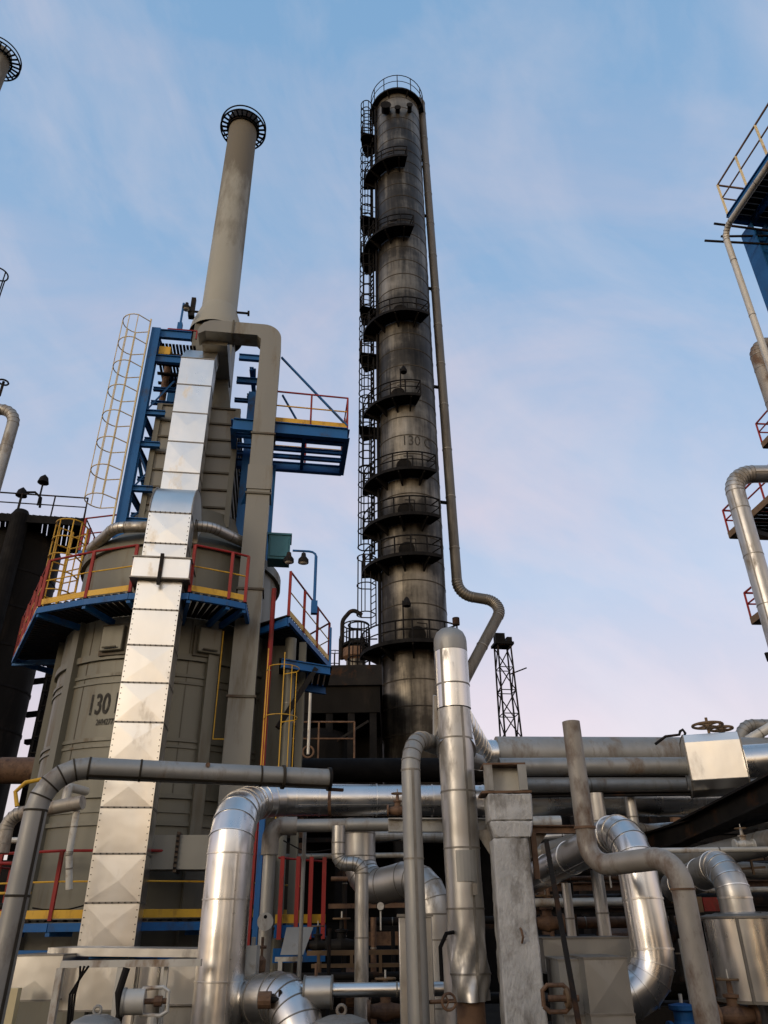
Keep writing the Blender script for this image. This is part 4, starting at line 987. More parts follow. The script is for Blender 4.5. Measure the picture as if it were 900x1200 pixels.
g_r = 'red railed platforms at the right edge'
for lab, pa, pb2, Yp in (('red railed platform behind the rounded elbow at the right edge', (854, 624), (905, 577), 30), ('red railed platform below the others at the right edge', (880, 724), (912, 700), 30), ('tip of a red railed platform above the rounded elbow', (893, 519), (915, 495), 30)):
    a_ = at(*pa, Yp); b__ = onz(*pb2, a_.z); d = (b__ - a_).normalized(); nn = V((-d.y, d.x, 0)); nn = nn if nn.x > 0 else -nn
    Q = [a_, a_ + d * 9, a_ + d * 9 + nn * 2.2, a_ + nn * 2.2]
    t = thing('railed_platform', lab, 'platform', a_, g_r)
    mb = MB()
    for i in range(30): mb.bar(Q[0].lerp(Q[1], i / 29), Q[3].lerp(Q[2], i / 29), .22, .05, d)
    obj('grating', mb, 'black', t)
    for i in range(4): obj('edge_beam', MB().bar(Q[i] - Z * .15, Q[(i + 1) % 4] - Z * .15, .3, .12, Z), 'wood', t)
    obj('brace', MB().bar(a_ + d * 1 - Z * .3 + nn * .2, a_ + d * 4 - Z * 2.6 + nn * .2, .14, .14), 'darkst', t)
    railing(t, [Q[3], Q[0], Q[1]], 1.15, 'red', 'red', .05, 1.4)
for px, py in ((897, 735), (898, 770)):
    q = at(px, py, 24); obj('cable_bracket', MB().bar(q, q + V((1.2, 0, .1)), .1, .3), 'black', None, {735: 'dark bracket end poking in at the right edge below the red platforms', 770: 'lower dark bracket end poking in at the right edge'}[py], 'bracket')
# ------------------------------------------------------------------ foreground: the tall silver pipe in the middle
t1 = at(527, 745, 9.6); tb1 = V((t1.x, t1.y, zat(t1, 1173)))
r1 = wr(37.5, vt(t1, 760))
sp = thing('standing_pipe', 'tall silver clad pipe with a domed head and dented foot beside the concrete pillar', 'pipe', tb1)
zb1, zb2, zb3 = zat(t1, 832), zat(t1, 765), zat(t1, 728)
B = V((t1.x, t1.y, 0))
lowp = obj('lower_cladding', pipe_mb([B + Z * tb1.z, B + Z * zb1], r1 * .99, seam=.62, n=48, lap=.5), ['alub', 'seam'], sp)
# dents in the foot
bm = bmesh.new(); bm.from_mesh(lowp.data)
bmesh.ops.subdivide_edges(bm, edges=[e for e in bm.edges if e.calc_length() > .8 and e.is_manifold], cuts=48, use_grid_fill=True)
bm.to_mesh(lowp.data); bm.free(); lowp.data.set_sharp_from_angle(angle=rad(25))
from mathutils import noise as mnz
for v in lowp.data.vertices:
    k = mnz.noise(V((v.co.x * 3, v.co.y * 3, v.co.z * 2.2 + 4))) * .012
    v.co.x *= 1 + k / r1; v.co.y *= 1 + k / r1
for v in lowp.data.vertices:
    h = v.co.z; a = math.atan2(v.co.y, v.co.x)
    if h < .9: 
        k = (1 - h / .9) * (.026 * math.sin(3 * a + h * 9) + .018 * math.sin(7 * a - h * 15) - .012)
        v.co.x += math.cos(a) * k; v.co.y += math.sin(a) * k
obj('upper_cladding', pipe_mb([B + Z * (zb1 + .01), B + Z * zb2], r1 * 1.03, seam=.48, n=48, lap=-.6), ['alu', 'seam'], sp)
obj('domed_head', MB().lathe(B, [(r1 * 1.035, zb2 + .005), (r1 * 1.035, zb2 + .14), (r1 * 1.0, zb2 + .2), (r1 * .86, zb2 + .27), (r1 * .62, zb2 + .315), (.005, zb2 + .33)], 40), 'galv', sp, sharp=40)
obj('vent_nipple', MB().tube(B + UX * .1 + Z * (zb3 - .05), B + UX * .1 + Z * (zb3 + .05), .05, 12), 'darkst', sp)
pp_ = at(549, 1015, 9.6 - r1 - .01); mb = MB(); hh = .34
for i in range(6):
    a0_, a1_ = -.55 + 1.1 * i / 6, -.55 + 1.1 * (i + 1) / 6
    def C(a, z): return B + V((math.sin(a + .12) * (r1 + .012), -math.cos(a + .12) * (r1 + .012), z))
    zz0, zz1 = zat(B, 1034), zat(B, 998); n_ = mb.add([C(a0_, zz0), C(a1_, zz0), C(a1_, zz1), C(a0_, zz1)]); mb.face([n_, n_ + 1, n_ + 2, n_ + 3], True)
obj('patch_plate', mb, 'galv', sp)
obj('rusty_foot', MB().tube(B + Z * (tb1.z - 1.2), B + Z * tb1.z + Z * .05, r1 * .72, 28), 'rust', sp)
obj('clip', MB().box(B + V((.1, -r1 - .015, zat(B, 1043))), .05, .03, .12), 'seam', sp)
bx = at(514, 838, 9.9); obj('side_box', MB().bar(at(515, 815, 9.75), V((bx.x, bx.y, 0)) * 1 + Z * zat(bx, 862), .16, .3, V((1, 0, 0))), 'pale', sp)

# ------------------------------------------------------------------ bent pipes of the foreground
q1 = at(480, 862, 9.3)
pipe('bent_pipe', 'dull silver pipe with an elbow at its top, just left of the tall domed pipe', [V((q1.x + .02, q1.y, zat(q1, 1300))), V((q1.x, q1.y, q1.z)), at(560, 893, 11.4)], r=[wr(24, vt(q1, 1050)), wr(21.5, q1), wr(21.5, q1)], mat='galv', n=36, bend=.42, nb=6, seam=1.15, lap=.2, sd=.006)
b0 = at(271, 985, 11.2); zz = zat(b0, 957); rB = wr(57, vt(b0, 1110))
pB = [V((b0.x, b0.y, zat(b0, 1300))), V((b0.x, b0.y, zz)), at(300, 937, 13.1)]; pe = onz(545, 938, pB[2].z); pe2 = onz(1040, 940, pB[2].z)
pB += [pe, pe2]
pipe('insulated_pipe', 'thick bright silver pipe bending at left into a long run behind the pillar', pB, r=[rB, rB * .98, rB * .80, rB * .77, rB * .77], mat='alu', seam_mat='seaml', n=48, bend={1: .62, 2: .75, 3: .4}, nb=5, seam=.78, sd=.010, lap=.35)
c0 = at(53, 898, 7.7); c1 = onz(384, 913, c0.z)
cp_ = thing('crossing_pipe', 'dull grey pipe crossing the furnace from the left edge to a flanged end', 'pipe', V((c0.x, c0.y, c0.z)))
obj('tube', pipe_mb([V((c0.x - .03, c0.y, zat(c0, 1330))), c0, c1], wr(25, c0), bend=.42, nb=5, n=36, seam=1.15, lap=.7, sd=.006), ['galv', 'seamd'], cp_)
dv = (c1 - c0).normalized(); rc = wr(25, c1)
obj('end_flange', MB().tube(c1, c1 + dv * .03, rc * 1.05, 32), 'darkst', cp_); 
obj('flange_stub', MB().bar(c1 + dv * .02 - Z * rc * .9, c1 + dv * .18 - Z * rc * .92, .05, .03), 'darkst', cp_)
obj('clamp', MB().tube(c1 - dv * .52, c1 - dv * .49, rc * 1.06, 32), 'seamd', cp_)
c = c0.lerp(c1, .55); obj('stain_plug', MB().tube(c + Z * rc * .6 - UY * rc * .8, c + Z * rc * .6 - UY * rc * .9, .025, 10), 'rust', cp_)
i0 = at(318, 968, 12.4); 
pipe('insulated_pipe', 'slim silver pipe with a torn elbow, right of the thick bright bend', [V((i0.x, i0.y, zat(i0, 1300))), i0, onz(500, 966, i0.z)], w=17, mat='galv', n=28, bend=.28, nb=5, seam=1.2)
obj('torn_lagging', pipe_mb([V((i0.x, i0.y, zat(i0, 1002))), i0, onz(348, 968, i0.z)], wr(20, i0), bend=.3, nb=8, n=28, seam=0), ['rustpipe', 'seamd'], None, 'ragged brown lagging round the elbow of the slim silver pipe', 'lagging')
e0 = at(296, 1173, 11.4); e1 = at(354, 1168, 10.6)
pipe('bottom_elbow', 'bright segmented silver elbow at the bottom, right of the thick bright bend', [e0, e1, V((e1.x, e1.y, e1.z - 1.6))], r=.29, mat='alu', seam_mat='seam', n=40, bend=.52, nb=6, seam=.5, sd=.007)
h0 = at(338, 1161, 10.7); h1 = at(520, 1164, 10.7); h1.z = h0.z
hz_ = thing('flow_line', 'thin horizontal silver pipe with a drum-shaped valve jacket near the bottom', 'pipe', h0)
obj('tube', pipe_mb([h0, h1], wr(15, h0), n=28, seam=.9), ['alu', 'seam'], hz_)
v0 = at(357, 1166, 10.7); v0.z = h0.z - .02; v1 = at(389, 1166, 10.7); v1.z = v0.z
obj('valve_jacket', MB().tube(v0, v1, wr(33, v0), 36), 'alub', hz_)
for v in (v0, v1): obj('jacket_rim', MB().tube(v - V((.012, 0, 0)), v + V((.012, 0, 0)), wr(35, v0), 36), 'seam', hz_)
obj('valve_stem', MB().tube(v0.lerp(v1, .4) + Z * .1, v0.lerp(v1, .4) + Z * .3, .02, 8), 'rust', hz_)
g0 = at(424, 1012, 12.1); ga = at(396, 1014, 12.1); ga.z = g0.z
pipe('loop_pipe', 'upright silver pipe with a small loop at its head, below the long bright run', [V((g0.x, g0.y, zat(g0, 1300))), V((g0.x, g0.y, g0.z)), V((ga.x, ga.y, ga.z)), V((ga.x, ga.y, zat(ga, 968)))], w=18, mat='alub', n=28, bend=.13, nb=4, seam=.95)
k0 = at(421, 1046, 14.0); k1 = at(507, 1022, 13.0)
pipe('large_bend', 'wide dull silver pipe turning twice behind the two upright pipes', [V((k0.x, k0.y, zat(k0, 960))), k0, k1, V((k1.x, k1.y, zat(k1, 1320)))], r=wr(38, k0), mat='alub', n=40, bend=.5, nb=5, seam=.8)
rp0 = at(669, 846, 8.8); rp1 = vt(rp0, 1016); rp2_ = at(793, 1003, 8.05)
ry = thing('open_pipe', 'weathered rusty pipe with an open top, bent like a step in front of the rack', 'pipe', rp1)
obj('tube', pipe_mb([rp0, rp1, rp2_, V((rp2_.x, rp2_.y, zat(rp2_, 1330)))], [.102, .105, .108, .112], bend={1: .24, 2: .26}, nb=12, n=36, seam=0), ['rustpipe', 'seamd'], ry)
obj('bore', MB().tube(rp0 - Z * .005, rp0 + Z * .004, .088, 28), 'black', ry)
ww = vt(rp0, 970); obj('weld_collar', MB().tube(ww - Z * .012, ww + Z * .012, .118, 32), 'rust', ry)
ww = V((rp2_.x, rp2_.y, zat(rp2_, 1042))); obj('weld_collar', MB().tube(ww - Z * .008, ww + Z * .008, .119, 32), 'rust', ry)
s0_ = at(612, 1036, 13.0); s1_ = at(737, 968, 9.35); s2_ = at(771, 1172, 8.9); s2_ = V((s1_.x + .02, s1_.y - .1, s2_.z)); s3_ = at(672, 1180, 9.3)
pipe('insulated_pipe', 'thick bright silver pipe looping from the rack down into the clad box', [s0_, s1_, s2_, V((s3_.x, s3_.y, s2_.z))], r=[.2, .215, .22, .22], mat='alu', seam_mat='seaml', n=48, bend={1: .42, 2: .42}, nb=5, seam=.8, sd=.009, lap=.6)
w0_ = at(790, 1040, 11.5); w1_ = at(852, 1010, 9.6); w2_ = V((w1_.x, w1_.y, zat(w1_, 1085)))
pipe('insulated_pipe', 'silver pipe with a segmented elbow dropping into the wide jacket at the right edge', [w0_, w1_, V((w1_.x, w1_.y, zat(w1_, 1100)))], r=.185, mat='alub', seam_mat='seaml', n=40, bend=.36, nb=6, seam=.6)
jc = V((w1_.x + .06, w1_.y, 0)); jt, jb = zat(jc, 1075), zat(jc, 1172)
jk = thing('wide_jacket', 'wide silver clad cylinder at the right edge under the segmented elbow', 'vessel', jc + Z * jb)
mb = MB(); mb.lathe(jc, [(.01, jb), (.45, jb), (.45, jt), (.3, jt + .05), (.01, jt + .06)], 56); obj('shell', mb, 'alu', jk, sharp=30)
obj('rim', MB().lathe(jc, [(.455, jt - .015), (.47, jt - .01), (.47, jt + .012), (.4, jt + .035)], 56), 'seam', jk)
obj('rim', MB().lathe(jc, [(.45, jb + .02), (.462, jb + .02), (.462, jb - .01), (.40, jb - .012)], 56), 'seam', jk)
obj('outlet', MB().tube(jc + V((.12, 0, jb - 1.2)), jc + V((.12, 0, jb)), .17, 32), 'alub', jk)
obj('seam_strip', MB().bar(jc + V((-.25, -.385, jb)), jc + V((-.25, -.385, jt)), .03, .02), 'seam', jk)

# ------------------------------------------------------------------ concrete pillar with its steel head
pl0 = at(600, 1000, 9.15); ph = zat(pl0, 962); pt = zat(pl0, 930); P0 = V((pl0.x, pl0.y + .2, 0))
pil = thing('concrete_pillar', 'weathered concrete pillar with a corbelled head, right of the tall domed pipe', 'pillar', P0)
def rough_block(o, cuts=4):
    # worn, chipped concrete: the block is cut fine and its skin roughened, edges most
    bm = bmesh.new(); bm.from_mesh(o.data)
    bmesh.ops.bevel(bm, geom=list(bm.edges), offset=.014, segments=1, affect='EDGES')
    for _ in range(cuts):
        long_ = [e for e in bm.edges if e.calc_length() > .045]
        if not long_: break
        bmesh.ops.subdivide_edges(bm, edges=long_, cuts=1, use_grid_fill=True)
    from mathutils import noise as mn
    bm.normal_update()
    for v in bm.verts:
        n = mn.noise(v.co * 9) * .006 + mn.noise(v.co * 27) * .004
        chip = max(0, mn.noise(v.co * 5 + V((3, 1, 7))) - .25) * .03
        v.co += v.normal * (n - chip)
    bmesh.ops.triangulate(bm, faces=bm.faces); bm.to_mesh(o.data); bm.free(); o.data.polygons.foreach_set('use_smooth', [True] * len(o.data.polygons)); o.data.set_sharp_from_angle(angle=rad(40)); return o
def taper(mb, c, w0, d0, z0, w1, d1, z1):
    return mb.hexa([c + V((x * w0 / 2, y * d0 / 2, z0)) for x, y in ((-1, -1), (1, -1), (1, 1), (-1, 1))] + [c + V((x * w1 / 2, y * d1 / 2, z1)) for x, y in ((-1, -1), (1, -1), (1, 1), (-1, 1))])
mb = MB(); taper(mb, P0, .44, .42, 0, .40, .40, zat(pl0, 982)); rough_block(obj('shaft', mb, 'concrete', pil), 6)
mb = MB(); taper(mb, P0 + V((.03, 0, 0)), .405, .402, zat(pl0, 982) + .002, .50, .42, ph); rough_block(obj('corbel', mb, 'concrete', pil))
mb = MB(); taper(mb, P0 + V((.03, 0, 0)), .50, .42, ph + .002, .51, .43, pt); rough_block(obj('head', mb, 'concrete', pil))
obj('hook', MB().sweep([P0 + V((.02, -.2, zat(pl0, 1088))), P0 + V((.02, -.26, zat(pl0, 1090))), P0 + V((.03, -.27, zat(pl0, 1098))), P0 + V((.02, -.22, zat(pl0, 1105)))], .012, 6), 'rust', pil)
sh = thing('steel_saddle', 'pale steel saddle of two upright plates on top of the concrete pillar', 'saddle', P0 + Z * (pt + .01))
obj('base_plate', MB().box(P0 + Z * (pt + .02), .58, .42, .025), 'rust', sh)
zs1 = zat(pl0, 896)
for s in (-1, 1): 
    obj('upright_plate', MB().box(P0 + V((s * .2, -.02, (pt + .035 + zs1) / 2)), .022, .36, zs1 - pt - .035), 'gwhite', sh)
    obj('upright_plate', MB().box(P0 + V((s * .2, -.21, (pt + .035 + zs1) / 2)), .10, .02, zs1 - pt - .04), 'galv', sh)
obj('web_plate', MB().box(P0 + V((0, -.02, (pt + .035 + zs1) / 2)), .378, .03, zs1 - pt - .06), 'gwhite', sh)
obj('top_plate', MB().box(P0 + V((0, -.02, zs1 + .012)), .5, .36, .02), 'rust', sh)
ba = at(455, 967, 9.75); bb = onz(592, 967, ba.z)
obj('channel_beam', MB().ibeam(ba, V((bb.x, bb.y, ba.z)), .12, wr(15, ba) * 2, .015), 'gwhite', None, 'pale painted steel beam resting against the left side of the concrete pillar', 'beam')
ba = at(608, 972, 9.5); bb = onz(690, 972, ba.z)
obj('channel_beam', MB().ibeam(ba, bb, .10, .09, .015), 'rust', None, 'short rusty beam from the concrete pillar to the rusty open pipe', 'beam')
ga_ = at(612, 985, 9.55)
obj('gusset_plate', MB().prism([ga_ + V((0, 0, .12)), ga_ + V((.34, 0, .12)), ga_ + V((.02, 0, -.26))], (0, .02, 0)), 'rustpipe', None, 'triangular rusty plate on the right side of the concrete pillar', 'plate')
ga_ = at(580, 985, 9.6)
obj('gusset_plate', MB().prism([ga_ + V((0, 0, .12)), ga_ + V((-.24, 0, .12)), ga_ + V((0, 0, -.26))], (0, .02, 0)), 'rustpipe', None, 'triangular rusty plate on the left side of the concrete pillar', 'plate')
ra = at(640, 985, 8.9); rb_ = at(681, 1215, 8.3)
obj('dark_rod', MB().bar(ra, rb_, .045, .045), 'darkst', None, 'thin dark leaning bar just right of the concrete pillar', 'bar')
rk = at(632, 1140, 9.2)
obj('angle_post', MB().ibeam(V((P0.x + .31, P0.y + .1, zat(P0, 1030))), V((P0.x + .31, P0.y + .1, zat(P0, 975))), .06, .06, .01), 'rust', None, 'rusty steel post hugging the right side of the concrete pillar', 'post')

# ------------------------------------------------------------------ upper rack run on the right
u0 = at(582, 885, 13.0); u1 = onz(1040, 886, u0.z)
bigr = wr(33, u0) * 1.28
pipe('rack_pipe', 'widest dull grey pipe along the top of the rack, right of the concrete pillar', [u0, V((u1.x, u1.y, u0.z))], r=bigr, mat='galv', n=40, seam=3.0, sd=.004)
el0 = B + Z * u0.z
pipe('rack_elbow', 'bright silver band elbow joining the tall domed pipe to the wide rack pipe', [B + V((0, 0, u0.z - .6)), B + V((.0, .5, u0.z)) * 1, u0 - V((.3, .0, 0)), u0 + V((.02, 0, 0))], r=bigr * .82, mat='alu', seam_mat='seaml', n=40, bend=.4, nb=5, seam=.3, sd=.006)
f0 = at(585, 899, 12.1); f1 = onz(806, 898, f0.z)
pipe('rack_pipe', 'narrower grey pipe running into the many-sided valve box on the rack', [f0, f1], w=20.5, mat='galv', n=32, seam=2.2, sd=.004)
f0 = at(600, 921, 12.9); f1 = onz(1040, 921, f0.z)
pipe('rack_pipe', 'shaded grey pipe under the widest pipe of the rack', [f0, f1], w=19, mat='galv', n=28, seam=2.5)
# valve box: eight-sided prism along X
vb = at(806, 897, 12.0); vb2 = onz(872, 893, vb.z); rX = (vb2 - vb).normalized(); rad8 = wr(70, vb)
vx_ = thing('valve_box', 'many-sided bright clad valve box on the rack below two handwheels', 'valve box', vb - Z * rad8)
sY = V((-rX.y, rX.x, 0)); poly = []
for a, k in ((.55, 1), (-.0, 1.03), (-.55, 1.0), (-.62, .72), (-.62, -.55), (-.48, -.85), (-.1, -1.0), (.3, -.95), (.6, -.6), (.62, .6)): poly.append(vb + sY * (a * rad8 * 1.35 + .25) + Z * k * rad8 * .95)
obj('cladding', MB().prism(poly, vb2 - vb), 'aluduct', vx_, bevel=.008)
mb = MB(); mb.sweep(poly + [poly[0]], .012, 6); obj('rim', mb, 'seam', vx_)
mb = MB(); mb.sweep([p + (vb2 - vb) for p in poly + [poly[0]]], .012, 6); obj('rim', mb, 'seam', vx_)
pipe('rack_pipe', 'bright silver pipe leaving the valve box to the right edge', [vb2, vb2 + rX * 7], r=wr(38, vb2), mat='alu', n=40, seam=1.2)
for i, (px, py, w) in enumerate(((829, 850, 33), (845, 854, 25))):
    q = at(px, py, 11.9 + .25 * i); R_ = wr(w, q)
    t = thing('handwheel', ['larger brown handwheel on its stem above the valve box', 'smaller brown handwheel on its stem above the valve box'][i], 'handwheel', q - Z * .3)
    obj('rim', MB().torus(q, R_, .022, 32, 8), 'wood', t)
    for k in range(4):
        a = math.pi / 2 * k + .4; obj('spoke', MB().tube(q, q + V((math.cos(a), math.sin(a), 0)) * R_, .014, 6), 'wood', t)
    obj('stem', MB().tube(q - Z * .32, q + Z * .12, .022, 10), 'wood', t); obj('hub', MB().tube(q - Z * .06, q + Z * .05, .05, 12), 'wood', t)
q = [at(768, 872, 12.2), at(780, 863, 12.2), at(796, 861, 12.2), at(797, 857, 12.2), at(800, 855, 12.2), at(803, 859, 12.2), at(801, 866, 12.2)]
obj('hook_bar', MB().sweep(q, .022, 8), 'darkst', None, 'bent dark bar with a hooked end left of the valve box', 'bar')
q0 = at(868, 862, 14.0); q1_ = at(874, 850, 14.0)
pipe('small_elbow', 'dull pipe elbow against the sky right of the handwheels', [at(860, 880, 14), q1_, onz(912, 850, q1_.z)], w=14, mat='galv', n=28, bend=.25, nb=5, seam=.3)
pipe('small_elbow', 'pale slanting pipe end over the bright pipe at the right edge', [at(876, 868, 13.4), at(915, 845, 13.2)], w=11, mat='pale', n=24, seam=.6)
# pipes and beams in the shade under the rack
def run(name, lab, a, b, w, mat='galv', Y0=None, lvl=True, seam=1.6, n=24, cat='pipe', group=None):
    a_ = at(*a); b__ = at(*b)
    if lvl: b__.z = a_.z
    if b[0] > 880: b__ = b__ + (b__ - a_) * .3
    return pipe(name, lab, [a_, b__], w=w, mat=mat, n=n, seam=seam, group=group)
run('shade_pipe', 'pale pipe stub in the shade right of the concrete pillar', (600, 964, 11.5), (657, 964, 11.5), 14, 'pale')
run('shade_pipe', 'pale pipe behind the upright stub under the rack', (700, 966, 13), (815, 962, 15), 14, 'pale')
run('shade_pipe', 'wide dull pipe slanting down to the left in the shade under the rack', (600, 1014, 15), (705, 985, 12.4), 26, 'galv', lvl=False)
run('shade_pipe', 'thin pale pipe crossing in front of the dull pipe near the right edge', (770, 997, 10.4), (910, 998, 10.4), 6, 'pale')
run('shade_pipe', 'dull grey pipe rising to the right edge under the dark girder', (745, 1022, 14), (912, 985, 10.8), 22, 'galv', lvl=False)
run('shade_pipe', 'dark pipe low in the shade behind the big silver loop', (605, 1060, 15), (905, 1058, 15), 20, 'darkst')
run('shade_pipe', 'brown pipe behind the rusty step pipe, low in the shade', (640, 1082, 16), (905, 1078, 16), 12, 'rust')
run('shade_pipe', 'grey pipe directly above the clad box, in the shade', (620, 1058, 12.2), (740, 1048, 12.2), 9, 'pale')
for x, y0, y1_, w, Y_, lab in ((737, 932, 975, 13, 12.6, 'short pale upright pipe under the rack, left of the valve box'), (697, 930, 985, 20, 12.4, 'upright bright-banded pipe just behind the rusty open pipe'), (699, 1020, 1105, 15, 11.2, 'upright pipe with a clamp rising from the clad box'), (663, 1035, 1105, 11, 11.6, 'slender upright pipe rising from the clad box beside the leaning bar')):
    a_ = at(x, y0, Y_); pipe('upright_pipe', lab, [V((a_.x, a_.y, zat(a_, y1_))), a_], w=w, mat='alub', n=24, seam=.45)
ga0 = at(755, 998, 15); ga1 = at(925, 917, 9.6); ga1.z = ga1.z
obj('dark_girder', MB().ibeam(ga0, ga1 + (ga1 - ga0) * .2, .28, .32, .03), 'darkst', None, 'broad dark steel girder slanting up to the right edge under the rack', 'girder')
ga0 = at(700, 1005, 15.2); ga1 = at(930, 938, 10.8)
obj('dark_girder', MB().ibeam(ga0, ga1 + (ga1 - ga0) * .2, .2, .3, .03), 'darkst', None, 'second dark girder below the broad one, partly behind pipes', 'girder')
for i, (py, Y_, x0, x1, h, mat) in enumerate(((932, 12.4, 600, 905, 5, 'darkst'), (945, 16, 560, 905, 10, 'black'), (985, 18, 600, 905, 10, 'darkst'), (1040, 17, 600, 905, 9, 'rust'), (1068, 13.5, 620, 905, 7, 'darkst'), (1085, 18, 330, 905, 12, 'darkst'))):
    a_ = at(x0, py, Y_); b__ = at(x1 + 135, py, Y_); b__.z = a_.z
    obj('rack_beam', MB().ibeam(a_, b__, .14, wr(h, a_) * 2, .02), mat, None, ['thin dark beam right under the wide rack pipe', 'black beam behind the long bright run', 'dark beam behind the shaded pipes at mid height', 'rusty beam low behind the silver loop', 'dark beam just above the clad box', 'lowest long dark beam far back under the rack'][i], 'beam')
for i, px in enumerate((345, 470, 640, 720, 815, 880)):
    a_ = at(px, 1085, 19 + (i % 3))
    obj('rack_post', MB().ibeam(V((a_.x, a_.y, 0)), V((a_.x, a_.y, zat(a_, 925))), .2, .2, .02), 'darkst' if i % 2 else 'rust', None, 'dark steel rack post standing in the shade far behind the pipes', 'post', 'rack posts in the shade')
sd_ = at(560, 908, 29); se_ = at(985, 908, 29)
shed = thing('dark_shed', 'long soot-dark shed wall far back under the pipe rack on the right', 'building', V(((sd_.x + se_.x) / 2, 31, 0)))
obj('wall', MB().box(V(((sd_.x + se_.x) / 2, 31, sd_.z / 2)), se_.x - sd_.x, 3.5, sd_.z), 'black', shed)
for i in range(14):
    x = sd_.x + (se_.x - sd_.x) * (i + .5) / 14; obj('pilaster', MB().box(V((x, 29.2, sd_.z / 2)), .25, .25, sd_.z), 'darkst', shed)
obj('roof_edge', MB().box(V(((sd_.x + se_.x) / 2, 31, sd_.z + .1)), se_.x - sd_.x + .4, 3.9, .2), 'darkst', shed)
# dark process deck in the middle background
mb0 = at(330, 965, 20); mb1 = at(600, 965, 20)
dk = thing('process_deck', 'dark steel deck with pipework in the shade below the long bright run', 'platform', V(((mb0.x + mb1.x) / 2, 22, mb0.z)))
obj('deck', MB().box(V(((mb0.x + mb1.x) / 2, 22, mb0.z)), mb1.x - mb0.x, 4, .15), 'black', dk)
for i in range(5):
    x = mb0.x + (mb1.x - mb0.x) * i / 4; obj('leg', MB().ibeam(V((x, 20.2, 0)), V((x, 20.2, mb0.z - .08)), .18, .18, .02), 'darkst', dk)
obj('rear_screen', MB().box(V(((mb0.x + mb1.x) / 2, 23.9, mb0.z / 2)), mb1.x - mb0.x, .12, mb0.z - .2), 'black', dk)
for i, (py, x0, x1, h, Y_, mat) in enumerate(((985, 330, 480, 5, 18, 'darkst'), (1046, 425, 485, 4, 13.8, 'pale'), (1062, 385, 482, 5, 16.5, 'rust'), (1100, 430, 490, 14, 17, 'rust'), (1117, 360, 486, 5, 14, 'wood'), (1132, 365, 486, 4, 14, 'wood'), (1150, 320, 420, 6, 16, 'darkst'))):
    a_ = at(x0, py, Y_); b__ = at(x1, py, Y_); b__.z = a_.z
    obj('cross_beam', MB().bar(a_, b__, wr(h, a_) * 2, .1, Z), mat, None, ['thin dark bar high in the shade right of the thick bend', 'thin pale bar behind the upright loop pipe', 'rusty bar at mid height behind the loop pipe', 'broad rust-brown plate low in the shade', 'brown beam of the small frame behind the loop pipe', 'lower brown rail of the small frame behind the loop pipe', 'dark bar low behind the slim silver pipe'][i], 'beam')
for i, (px, y0, y1_) in enumerate(((373, 1118, 1135), (412, 1118, 1132), (446, 1118, 1140), (478, 1112, 1150))):
    a_ = at(px, y1_, 13.95); obj('frame_upright', MB().bar(a_, vt(a_, y0), .05, .05), 'wood', None, 'short brown upright of the small frame behind the loop pipe', 'upright', 'uprights of the small brown frame')
a_ = at(350, 1160, 12.8); obj('conduit', MB().tube(V((a_.x, a_.y, zat(a_, 1220))), V((a_.x, a_.y, zat(a_, 972))), wr(5, a_), 12), 'galv', None, 'thin grey upright conduit right of the slim silver pipe', 'conduit')
a_ = at(385, 1140, 13.2); obj('conduit', MB().tube(V((a_.x, a_.y, zat(a_, 1220))), V((a_.x, a_.y, zat(a_, 1088))), wr(4.5, a_), 12), 'darkst', None, 'short dark upright conduit between the walkway and the loop pipe', 'conduit')
# walkway with red posts right of the furnace foot
wa = at(322, 1088, 15.2); wb = at(381, 1088, 15.6); wb.z = wa.z; wk = thing('walkway', 'short blue walkway with closely spaced red posts right of the furnace foot', 'walkway', wa)
mb = MB()
for i in range(9): mb.bar(wa.lerp(wb, i / 8), wa.lerp(wb, i / 8) + UY * 1.0, .08, .04, UX)
obj('grating', mb, 'darkst', wk)
obj('edge_beam', MB().bar(wa - Z * .05, wb - Z * .05, .2, .08, Z), 'blue', wk); obj('edge_beam', MB().bar(wa - Z * .42, wb - Z * .42, .22, .08, Z), 'blue', wk)
obj('kick_plate', MB().bar(wa + Z * .15, wb + Z * .15, .14, .02, Z), 'yellow', wk)
mb = MB(); mb.tube(wa + Z * 1.15, wb + Z * 1.1, .02, 6); obj('handrail', mb, 'red', wk)
for px in (327, 346, 362, 378):
    a_ = wa.lerp(wb, (px - 322) / 59); obj('railing_post', MB().box(a_ + Z * .5 - UY * .06, .075, .05, 1.35), 'red', wk)
for i, (px, mat, w) in enumerate(((297, 'red', .1), (305, 'blue', .1))):
    a_ = at(px, 1000, 15.3); obj('steel_post', MB().bar(V((a_.x, a_.y, 0)), V((a_.x, a_.y, zat(a_, 950))), w, w), mat, None, ['red steel post just right of the thick bright bend', 'blue steel post just right of the thick bright bend'][i], 'post')

# ------------------------------------------------------------------ clad boxes and fittings, lower right
ca = at(690, 1165, 9.9)
def cbox(name, lab, x0, x1, y0, y1_, Y_, depth, mat='aluduct', cross=True):
    a_ = at(x0, y0, Y_); b__ = at(x1, y0, Y_); zt_ = a_.z; zb_ = zat(a_, y1_); cx = (a_.x + b__.x) / 2; w = b__.x - a_.x
    t = thing(name, lab, 'clad box', V((cx, Y_ + depth / 2, zb_)))
    mb = MB(); duct_panels(mb, V((cx, Y_ + depth / 2, zb_)), V((cx, Y_ + depth / 2, zt_)), w, depth, 1 if zt_ - zb_ < .9 else 2, V((1, 0, 0)), V((0, 1, 0)), .007)
    obj('cladding', mb, mat, t, sharp=2)
    for z in (zb_, zt_) if zt_ - zb_ < .9 else (zb_, (zb_ + zt_) / 2, zt_):
        mb = MB(); duct_seam(mb, V((cx, Y_ + depth / 2, z)), w, depth, V((1, 0, 0)), V((0, 1, 0)), .02, .008); obj('joint', mb, 'seam', t)
    return t
